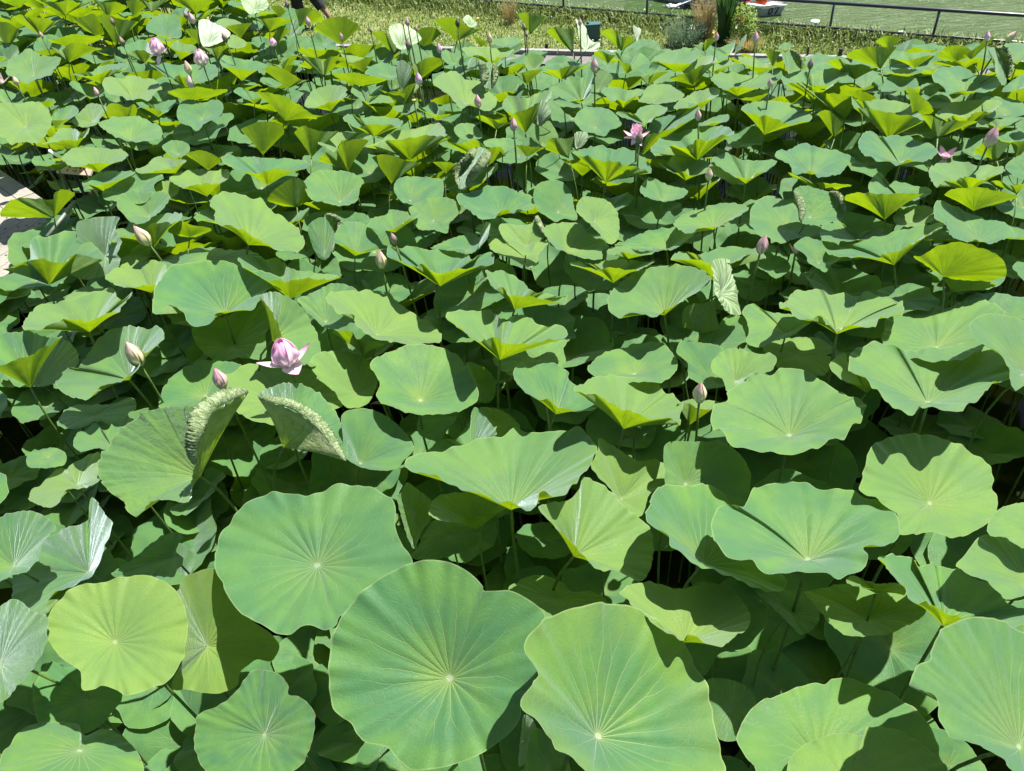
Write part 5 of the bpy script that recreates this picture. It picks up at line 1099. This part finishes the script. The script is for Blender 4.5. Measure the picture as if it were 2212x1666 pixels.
for i in range(16000):
    x = rg.uniform(-9, 9.5); y = rg.uniform(-.6, 15)
    if field_side((x, y)) < .45: continue
    px, py, zz = proj((x, y, CAN))
    inside = zz > 0 and -170 < px < 2380 and -110 < py < 1840
    if edge[-1][1]-.1 < y < 8.5 and x < edge_x(y)+.1: continue
    if inside:
        top = .75 if py > 900 else (.85 if py > 640 else 1.42)
        if px < 230 and 310 < py < 640: top = .95
        z = rg.uniform(.5, top); R = rg.uniform(.13, .27)
        px, py, zz = proj((x, y, z)); pr = R*FPX/zz; el = max(.25, (CAMZ-z)/math.hypot(zz, 2.0)) ; el = min(1., (CAMZ-z)/math.sqrt(x*x+y*y+(CAMZ-z)**2))
        if py-pr*el < float(np.interp(px, SKX, SKY_)): continue
        dx = np.abs(TL[:, 0]-px)/(pr*1.05+TL[:, 2]*.5); dy = np.abs(TL[:, 1]-py)/(pr*el*1.05+TL[:, 2]*.30)
        bad = ((dx*dx+dy*dy) < 1) & (TL[:, 3] > zz-.1)
        if z > .85 and bad.any(): continue
        if z <= .85 and (rg.random() > .34 or low > 760): continue
        if z <= .85: low += 1
        # keep the gaps from being paved over
        if z > .85:
            if hi and min((px-q[0])**2/(pr*pr)+(py-q[1])**2/(pr*pr*el*el) for q in hi[-400:]) < .8: continue
            hi.append((px, py))
    else:
        if rg.random() > .25: continue
        z = CAN+rg.uniform(-.4, .1) if rg.random() < .6 else rg.uniform(.5, 1.0); R = rg.uniform(.2, .34)
        qx, qy, qz = proj((x, y, z))
        if qz > 0 and qx > 420 and qy < 500 and qy-R*FPX/qz*.6 < float(np.interp(qx, SKX, SKY_)): continue
        if z < 1.09 and qz > 0 and 0 < qx < 2212 and 0 < qy < 300: continue
        if math.hypot(x, y) < .9: continue
        if any((x-q[0])**2+(y-q[1])**2 < .06 for q in far_): continue
        far_.append((x, y))
    A, n, V, F, uv = random_leaf(rg, x, y, z, R); cnt += 1
    AV.append(V); AU.append(uv); AF += [tuple(base+k for k in f) for f in F]; base += len(V)
    sv.tube(stalk_path(A, n, (rg.uniform(-.08, .08), rg.uniform(-.08, .08))), .006, 5, False)
print('extra leaves', cnt, low, len(hi), len(far_))
V = np.concatenate(AV); uv = np.concatenate(AU); me = make_mesh('lotus_undergrowth', V, AF, uv, np.zeros(3))
nv = len(V); o = link('lotus_undergrowth', me, M['leaf']); tag(o, 'dense shaded lower lotus leaves and stalks filling the gaps of the pond', 'lotus plants', kind='stuff')
o2 = sv.build('lotus_stems', M['stalk']); tag(o2, 'crowd of bare lotus stalks in the dark gaps under the leaves', 'lotus stalks', kind='stuff')

# ---------------------------------------------------------------- lotus buds and flowers
def petal_mat(name, base, tip, tr=.25, p0=.25, p1=.95):
    t = NT(name); uv = t.n('UVMap').outputs[0]; sp = t.n('SeparateXYZ'); t.put(sp.inputs[0], uv)
    mp = t.n('Mapping'); mp.inputs['Scale'].default_value = (22, 1.5, 1); t.put(mp.inputs[0], uv); nz = t.noise(mp.outputs[0], 2, 3).outputs[0]
    base = tuple(v*.85 for v in base); tip = tuple(v*.85 for v in tip); c = t.mix(t.ss(sp.outputs[1], p0, p1), base, tip); c = t.mix(t.math('MULTIPLY', t.ss(nz, .45, .8), .3), c, tuple(v*.8 for v in tip))
    b = t.bsdf(c, .5, .3, t.bump(nz, .25, .002)); tl = t.n('BsdfTranslucent'); t.put(tl.inputs[0], c)
    m = t.n('MixShader'); m.inputs[0].default_value = tr; t.put(m.inputs[1], b); t.put(m.inputs[2], tl.outputs[0]); return t.done(m.outputs[0])
M['bud_cream'] = petal_mat('cream bud petal', (.70, .68, .36), (.72, .44, .42), .2, .35, 1.1)
M['bud_pink'] = petal_mat('pink bud petal', (.72, .62, .50), (.76, .42, .48), .25, .15, 1.0)
M['bud_dark'] = petal_mat('dull bud petal', (.16, .18, .10), (.46, .30, .28), .15, .2, 1.0)
M['bud_green'] = petal_mat('green bud petal', (.06, .10, .03), (.14, .16, .06), .1)
M['petal'] = petal_mat('pink lotus petal', (.96, .80, .87), (.93, .44, .68), .30, .25, 1.05)
M['petal_pale'] = petal_mat('pale lotus petal', (.85, .75, .70), (.80, .50, .58), .3, .3, 1.1)
M['sepal'] = simple('pale sepal', (.30, .31, .16), .5, .1, 40, .1); M['pod'] = simple('seed pod', (.22, .25, .05), .6, .15, 60, .3)
def petal(base, axis, outd, L_, W_, open0, open1, cup=.45, nu=9, nv_=12, ogee=False):
    """one petal: leaves `base`, starts at angle open0 from the axis, ends at open1; outd = outward direction"""
    side = np.cross(axis, outd); V = []; uv = []; p = np.array(base, float); prev = 0
    for j in range(nv_+1):
        v = j/nv_; ang = open0+(open1-open0)*v**.85+(.4*(v-.8)/.2 if (v > .8 and ogee) else 0); d = axis*math.cos(ang)+outd*math.sin(ang)
        if j: p = p+d*L_/nv_
        nrm = outd*math.cos(ang)-axis*math.sin(ang)
        hw = W_*.5*(math.sin(math.pi*min(1, (v*.93+.07))**.85)**.75 if v < 1 else 0); hw = max(hw, .0)
        if v > .93: hw *= (1-v)/.07*.9+.1
        for i in range(nu+1):
            u = 2*i/nu-1; V.append(p+side*hw*math.sin(u*1.25)/.95-nrm*hw*cup*(1-math.cos(u*1.25))*1.0); uv.append((u*.5+.5, v))
    F = []
    for j in range(nv_):
        for i in range(nu): a = j*(nu+1)+i; F.append((a, a+1, a+nu+2, a+nu+1))
    return np.array(V), F, np.array(uv)
def add_petal(root, org, mat, *a, **k):
    V, F, uv = petal(*a, **k); me = make_mesh('petal', V, F, uv, org); return link('petal', me, mat, root)
def frame_for(c):
    tc = (O-c)*[1, 1, 0]; tc /= np.linalg.norm(tc); rgt = np.array([-tc[1], tc[0], 0]); rgt = rgt if proj(c+rgt*.05)[0] > proj(c)[0] else -rgt
    return tc, rgt
def make_bud(x, y, hpx, mat, lab, dz=.12, lean=(0, 0), grp='closed lotus buds on tall stalks', open_=0.0, base_to=None):
    zc = CAN+dz; c = on_z(x, y, zc); sc_ = proj(c)[2]/FPX; H_ = hpx*sc_/(.82 if hpx > 30 else .95); tc, rg_ = frame_for(c)
    ax_ = np.array([0, 0, 1.])+rg_*lean[0]+tc*lean[1]; ax_ /= np.linalg.norm(ax_); b0 = c-ax_*H_*.5
    st = stalk_path(b0, ax_, (lean[0]*-.1+random.uniform(-.05, .05), random.uniform(-.05, .05))); org = np.array(st[-1]); root = empty('lotus_bud', org); tag(root, lab, 'lotus bud', grp)
    mb = MB(org=org); mb.tube(st, [.0048+.00015*i for i in range(11)], 8); mb.build('stalk', M['stalk'], root)
    for k in range(7):
        a = k*2*math.pi*(2/5.)+.3*(k > 4)+.4+x; od = tc*math.cos(a)+rg_*math.sin(a); od = od-ax_*float(od@ax_); od /= np.linalg.norm(od)
        f = (1.0 if k < 3 else (.97 if k < 5 else .90)); fr = .85+.1*(k >= 3)+.05*(k >= 5); w_ = H_*(.70+.0*k)
        add_petal(root, org, M[mat], b0, ax_, od, H_*1.2*f, w_*.8*fr, 1.15*fr+open_, -.80, cup=.75, nu=6, nv_=12, ogee=True)
    for k in range(2):
        a = k*2.4+x*.7; od = tc*math.cos(a)*.9+rg_*math.sin(a); od -= ax_*float(od@ax_); od /= np.linalg.norm(od)
        V, F, uv = petal(b0-ax_*.001, ax_, od, H_*.42, H_*.2, 1.25, -.15, .5, 4, 5); link('sepal', make_mesh('sepal', V, F, uv, org), M['sepal'] if mat != 'bud_green' else M['bud_green'], root)
    return root
BUDS = [(290, 767, 54, 'bud_cream', 'plump cream lotus bud with pink tip over the wavy leaf at left', .14, (-.05, .05)),
        (475, 820, 46, 'bud_pink', 'pink pointed lotus bud below the left of the big open flower', .12, (0, 0)),
        (1512, 850, 46, 'bud_cream', 'lone cream and pink lotus bud on a straight stalk at lower right', .12, (.0, 0)),
        (308, 511, 42, 'bud_cream', 'blunt pink and cream lotus bud at left above the fan shaped leaf', .12, (-.25, 0)),
        (823, 562, 36, 'bud_cream', 'cream lotus bud with rosy tip, lower of the pair left of centre', .10, (.05, 0)),
        (850, 517, 28, 'bud_dark', 'slim dull purple lotus bud on a tall stalk, upper of the pair', .2, (-.12, 0)),
        (1647, 530, 37, 'bud_pink', 'rosy lotus bud on a long leaning stalk at right of centre', .2, (.12, 0)),
        (1532, 378, 26, 'bud_cream', 'small pale green lotus bud below the upper open flower at right', .15, (.05, 0)),
        (1381, 298, 28, 'bud_dark', 'dark closed lotus bud standing in front of the open flower', .22, (.05, 0)),
        (1508, 249, 24, 'bud_pink', 'pale pink lotus bud up and right of the upper open flower', .15, (-.1, 0)),
        (1109, 270, 28, 'bud_pink', 'pink lotus bud left of the upright pale folded leaf, upper centre', .18, (0, 0)),
        (1032, 220, 27, 'bud_pink', 'salmon lotus bud in front of the broad leaf, upper centre', .15, (0, 0)),
        (904, 171, 26, 'petal', 'opening white and pink lotus bud over the V shaped leaf', .16, (0, .05)),
        (2142, 297, 38, 'bud_pink', 'large rosy lotus bud near the right edge, right of the shaded flower', .18, (.1, 0)),
        (1751, 139, 22, 'bud_dark', 'grey pink lotus bud on a tall stalk by the striped rolled leaf', .2, (0, 0)),
        (1663, 180, 18, 'bud_pink', 'tiny lilac lotus bud at right of the upper middle', .15, (0, 0)),
        (2133, 79, 20, 'petal', 'round pink lotus bud against the lake at the far right', .25, (-.2, 0)),
        (2184, 80, 26, 'bud_cream', 'leaning cream lotus bud with pink tip in the upper right corner', .2, (.6, 0)),
        (1632, 82, 25, 'bud_pink', 'pale pink opening bud against the lawn right of the flower bed', .25, (-.05, 0)),
        (1548, 80, 17, 'bud_pink', 'small pink bud just under the sword leaved clump', .22, (.05, 0)),
        (1284, 142, 29, 'bud_pink', 'slender rosy lotus bud below the white draped leaf', .2, (0, 0)),
        (1132, 59, 15, 'bud_dark', 'dull small lotus bud beside the ragged leaf against the lawn', .2, (0, 0)),
        (1137, 75, 11, 'bud_dark', 'smallest dull bud right below another near the ragged leaf', .15, (0, 0)),
        (1253, 49, 15, 'bud_pink', 'pink lotus bud tip just left of the white draped leaf', .3, (0, 0)),
        (988, 50, 17, 'bud_green', 'dark green closed lotus bud against the bright fan leaf', .28, (0, 0)),
        (1057, 83, 21, 'bud_cream', 'nearly white lotus bud above the broad pale leaf, top centre', .22, (0, 0)),
        (949, 105, 20, 'petal', 'deep pink lotus bud left of the fan leaf at top centre', .2, (-.1, 0)),
        (880, 48, 17, 'bud_pink', 'pink lotus bud standing highest above the striped folded leaf', .26, (0, 0)),
        (871, 52, 9, 'bud_pink', 'very small pink bud touching the highest one over the striped leaf', .24, (0, 0)),
        (899, 61, 12, 'bud_pink', 'small pale pink bud right of the striped folded leaf', .2, (0, 0)),
        (882, 97, 22, 'bud_dark', 'mauve lotus bud in front of the striped folded leaf', .2, (0, 0)),
        (737, 79, 14, 'bud_pink', 'tiny pink bud in front of the tallest yellow-green fan', .22, (0, 0)),
        (665, 47, 19, 'bud_pink', 'blush lotus bud below the feet of the walking person', .22, (0, 0)),
        (620, 9, 17, 'bud_dark', 'dull lotus bud at the top edge left of the walking person', .25, (0, 0)),
        (801, 66, 10, 'bud_dark', 'dark little bud right of the tallest yellow-green fan', .2, (0, 0)),
        (414, 40, 22, 'bud_pink', 'pink lotus bud between the pale folded leaves, upper left', .22, (-.1, 0)),
        (401, 33, 15, 'bud_dark', 'dull bud just left of the pink one, upper left', .2, (-.1, 0)),
        (485, 82, 20, 'bud_dark', 'mauve bud in front of the pale folded leaf, upper left', .2, (-.1, 0)),
        (406, 148, 28, 'bud_cream', 'pointed cream and pink lotus bud below the two upper left flowers', .22, (0, 0)),
        (411, 178, 27, 'petal_pale', 'fat opening pink bud directly under the pointed cream one', .1, (0, 0)),
        (263, 90, 19, 'bud_dark', 'grey pink bud with curved stalk left of the upper left flower', .22, (-.05, 0)),
        (243, 47, 15, 'bud_dark', 'small dull bud on a long bent stalk, upper left', .24, (0, 0)),
        (89, 76, 13, 'bud_pink', 'small pink bud among yellow-green leaves, top left', .2, (0, 0)),
        (208, 199, 19, 'bud_pink', 'pale mauve bud on a thin stalk left of the pale round leaves', .2, (0, 0)),
        (34, 176, 20, 'bud_cream', 'cream bud beside the half hidden white flower at the left edge', .18, (0, 0))]
for b in BUDS: make_bud(*b[:5], dz=b[5], lean=b[6])
# seed pod and a spent flower
for x, y, lab in ((895, 221, 'small green yellow lotus seed pod on a stalk, upper centre'),):
    c = on_z(x, y, CAN+.15); r = 5*proj(c)[2]/FPX; st = stalk_path(c, np.array([0, 0, 1.]), (0, 0)); org = np.array(st[-1]); root = empty('seed_pod', org); tag(root, lab, 'seed pod')
    mb = MB(org=org); mb.tube(st, .005, 8); mb.build('stalk', M['stalk'], root); mb = MB(org=org); mb.lathe([(.004, -r*.6), (r*.6, .1*r), (r, r), (r*.9, r*1.15), (0, r*1.2)], c, 16); mb.build('pod', M['pod'], root)
def flower(x, y, hpx, petals, lab, mat='petal', dz=.12, lean=(0, 0), pod=True):
    """petals: (azimuth deg from camera side, + to the right; opening start, opening end, length factor, width factor)"""
    c = on_z(x, y, CAN+dz); sc_ = proj(c)[2]/FPX; H_ = hpx*sc_; tc, rg_ = frame_for(c); ax_ = np.array([0, 0, 1.])+rg_*lean[0]+tc*lean[1]; ax_ /= np.linalg.norm(ax_)
    st = stalk_path(c, ax_, (random.uniform(-.05, .05), .05)); org = np.array(st[-1]); root = empty('lotus_flower', org); tag(root, lab, 'lotus flower', 'open pink lotus flowers')
    mb = MB(org=org); mb.tube(st, [.0055+.0002*i for i in range(11)], 8); mb.build('stalk', M['stalk'], root)
    mb = MB(org=org); r = H_*.13; mb.lathe([(r*.3, 0), (r*.7, r), (r, r*2), (r*.95, r*2.2), (0, r*2.25)], c, 16); mb.build('seed_head', M['pod'], root)
    for az, o0_, o1_, lf_, wf_ in petals:
        a = math.radians(az); od = tc*math.cos(a)+rg_*math.sin(a); od -= ax_*float(od@ax_); od /= np.linalg.norm(od)
        add_petal(root, org, M[mat], c, ax_, od, H_*lf_, H_*wf_, o0_, o1_, cup=.5, nu=10, nv_=14)
    return root
cupP = [(0, 1.25, -.75, 1.45, 1.15), (75, 1.25, -.75, 1.5, 1.12), (-72, 1.25, -.75, 1.48, 1.12), (140, 1.2, -.7, 1.55, 1.1), (-145, 1.2, -.7, 1.55, 1.1), (35, 1.05, -.8, 1.35, 1.0), (-40, 1.05, -.8, 1.35, 1.0)]
flower(624, 788, 52, cupP+[(-80, 1.4, .7, 1.45, .5), (82, 1.4, .55, 1.45, .55), (15, 1.75, 1.45, .85, .85)], 'big open pink lotus flower with spread side petals, left of centre', dz=.14)
flower(1375, 301, 26, [(0, 1.0, .0, 1.15, .85), (60, .9, .1, 1.25, .85), (-55, .9, .15, 1.25, .85), (125, .7, .05, 1.3, .8), (-130, .7, .05, 1.35, .8), (180, .6, -.1, 1.35, .8), (-88, 1.3, .65, 1.4, .65), (88, 1.4, .7, 1.35, .65), (-30, 1.7, 1.9, .8, .5), (35, 1.8, 2.1, .8, .5), (-70, 1.3, 1.2, 1.1, .5)], 'open pink lotus flower with many petals at upper right of centre', dz=.12)
flower(345, 119, 27, cupP[:5]+[(-65, 1.5, 1.2, .85, .5), (85, 1.5, .7, .95, .42), (-35, 2.2, 2.5, .9, .38)], 'pink lotus flower with a hanging petal, upper left of the two', dz=.2)
flower(440, 143, 27, cupP+[(-75, .95, .25, 1.0, .45), (15, 1.3, .6, .6, .5), (-60, 2.0, 1.7, .6, .3)], 'half open pale pink lotus flower, lower right of the two at upper left', dz=.2, mat='petal_pale')
flower(2040, 345, 30, [(-60, 1.0, .6, 1.0, .7), (60, 1.0, .6, 1.0, .7), (0, .8, .4, 1.0, .6), (120, .8, .5, 1.1, .6), (-120, .8, .5, 1.1, .6), (20, 2.2, 2.4, .6, .35), (-25, 2.2, 2.4, .6, .35)], 'shaded dusky pink lotus flower half hidden near the right edge', dz=-.12)
flower(4, 182, 24, [(60, 1.2, .9, 1.3, .5), (0, .8, .1, 1.2, .6), (-70, .8, .2, 1.2, .6), (130, .6, .1, 1.2, .6), (-140, .6, .1, 1.2, .6)], 'white and pink lotus flower cut by the left edge', dz=.15, mat='petal_pale')
flower(592, 101, 14, cupP[:5], 'small pink lotus flower peeping over a leaf below the walking person', dz=.05)
flower(1718, 548, 24, [(-80, .9, .3, 1.3, .6), (-20, .8, .2, 1.2, .6), (60, .7, .1, 1.1, .6), (150, .6, .1, 1.4, .6)], 'pink petals of a lotus flower hidden behind leaves at right', dz=-.1)

# ---------------------------------------------------------------- labels for the leaves that have none yet
MARK = [((630, 760), 'the big open pink flower'), ((1370, 288), 'the many-petalled open flower'), ((345, 105), 'the flower with a hanging petal'), ((437, 130), 'the half open pale flower'), ((2040, 322), 'the shaded dusky flower'),
        ((290, 767), 'the plump cream bud'), ((475, 820), 'the pointed bud by the big flower'), ((1512, 850), 'the lone bud at lower right'), ((308, 511), 'the blunt bud at left'), ((823, 562), 'the pair of buds left of centre'),
        ((1647, 530), 'the rosy bud on a leaning stalk'), ((1109, 270), 'the pink bud at upper centre'), ((904, 171), 'the opening white bud'), ((2142, 297), 'the large bud at right edge'), ((1751, 139), 'the grey pink bud'),
        ((1284, 142), 'the slender bud under the draped leaf'), ((665, 25), 'the walking person'), ((1276, 72), 'the teal box'), ((1560, 60), 'the flower bed'), ((1103, 1100), 'the central two-stalk leaf'), ((975, 1465), 'the largest round leaf'),
        ((1330, 1450), 'the light yellow-green leaf'), ((250, 1385), 'the yellowish round leaf'), ((1740, 1150), 'the pale lower right leaf'), ((2005, 820), 'the ruffled leaf near the right edge'), ((175, 345), 'the notice board'), ((60, 450), 'the wooden deck'),
        ((1150, 590), 'the middle of the photo'), ((60, 1000), 'the left edge below the middle'), ((2180, 1250), 'the right edge below the middle'), ((2080, 560), 'the yellow leaf at right'), ((60, 60), 'the top left corner'), ((2030, 60), 'the tilted railing post')]
ORD = ['', 'second ', 'third ', 'fourth ', 'fifth ', 'sixth ', 'seventh ', 'eighth ', 'ninth ', 'tenth ', 'eleventh ', 'twelfth ']
ref = {}
for L in LEAVES:
    if L['lab']: continue
    C = L['C']; ds = [(math.hypot(C[0]-m[0][0], (C[1]-m[0][1])*1.3), i) for i, m in enumerate(MARK)]; d, i = min(ds); m = MARK[i]
    dx, dy = C[0]-m[0][0], (C[1]-m[0][1])*1.3
    dirn = ('right of' if dx > 0 else 'left of') if abs(dx) > 1.2*abs(dy) else ('below' if dy > 0 else 'above')
    ref.setdefault((i, dirn), []).append((d, L))
for (i, dirn), lst in ref.items():
    lst.sort(key=lambda q: q[0])
    for k, (d, L) in enumerate(lst):
        a = L['a']; sz = 'large' if a > 130 else ('medium' if a > 75 else 'small')
        look = {'U': 'yellow-green underside showing', 'W': 'pale back folded over', 'T': 'blue-green top showing'}[L['kind']]
        if L['kind'] == 'T' and L['dz'] <= -.15: look = 'low and shaded'
        L['lab'] = '%s lotus leaf, %s, %s%s %s' % (sz, look, ('' if len(lst) == 1 else ('nearest ' if k == 0 else ORD[min(k, 11)]+'nearest ')), dirn, MARK[i][1])
seen = {}
for L in LEAVES:
    L['lab'] = ' '.join(L['lab'].split()[:16]); seen[L['lab']] = seen.get(L['lab'], 0)+1
    tag(L['root'], L['lab'], 'lotus leaf', 'lotus leaves covering the pond')
print('duplicate labels', [k for k, v in seen.items() if v > 1][:5])
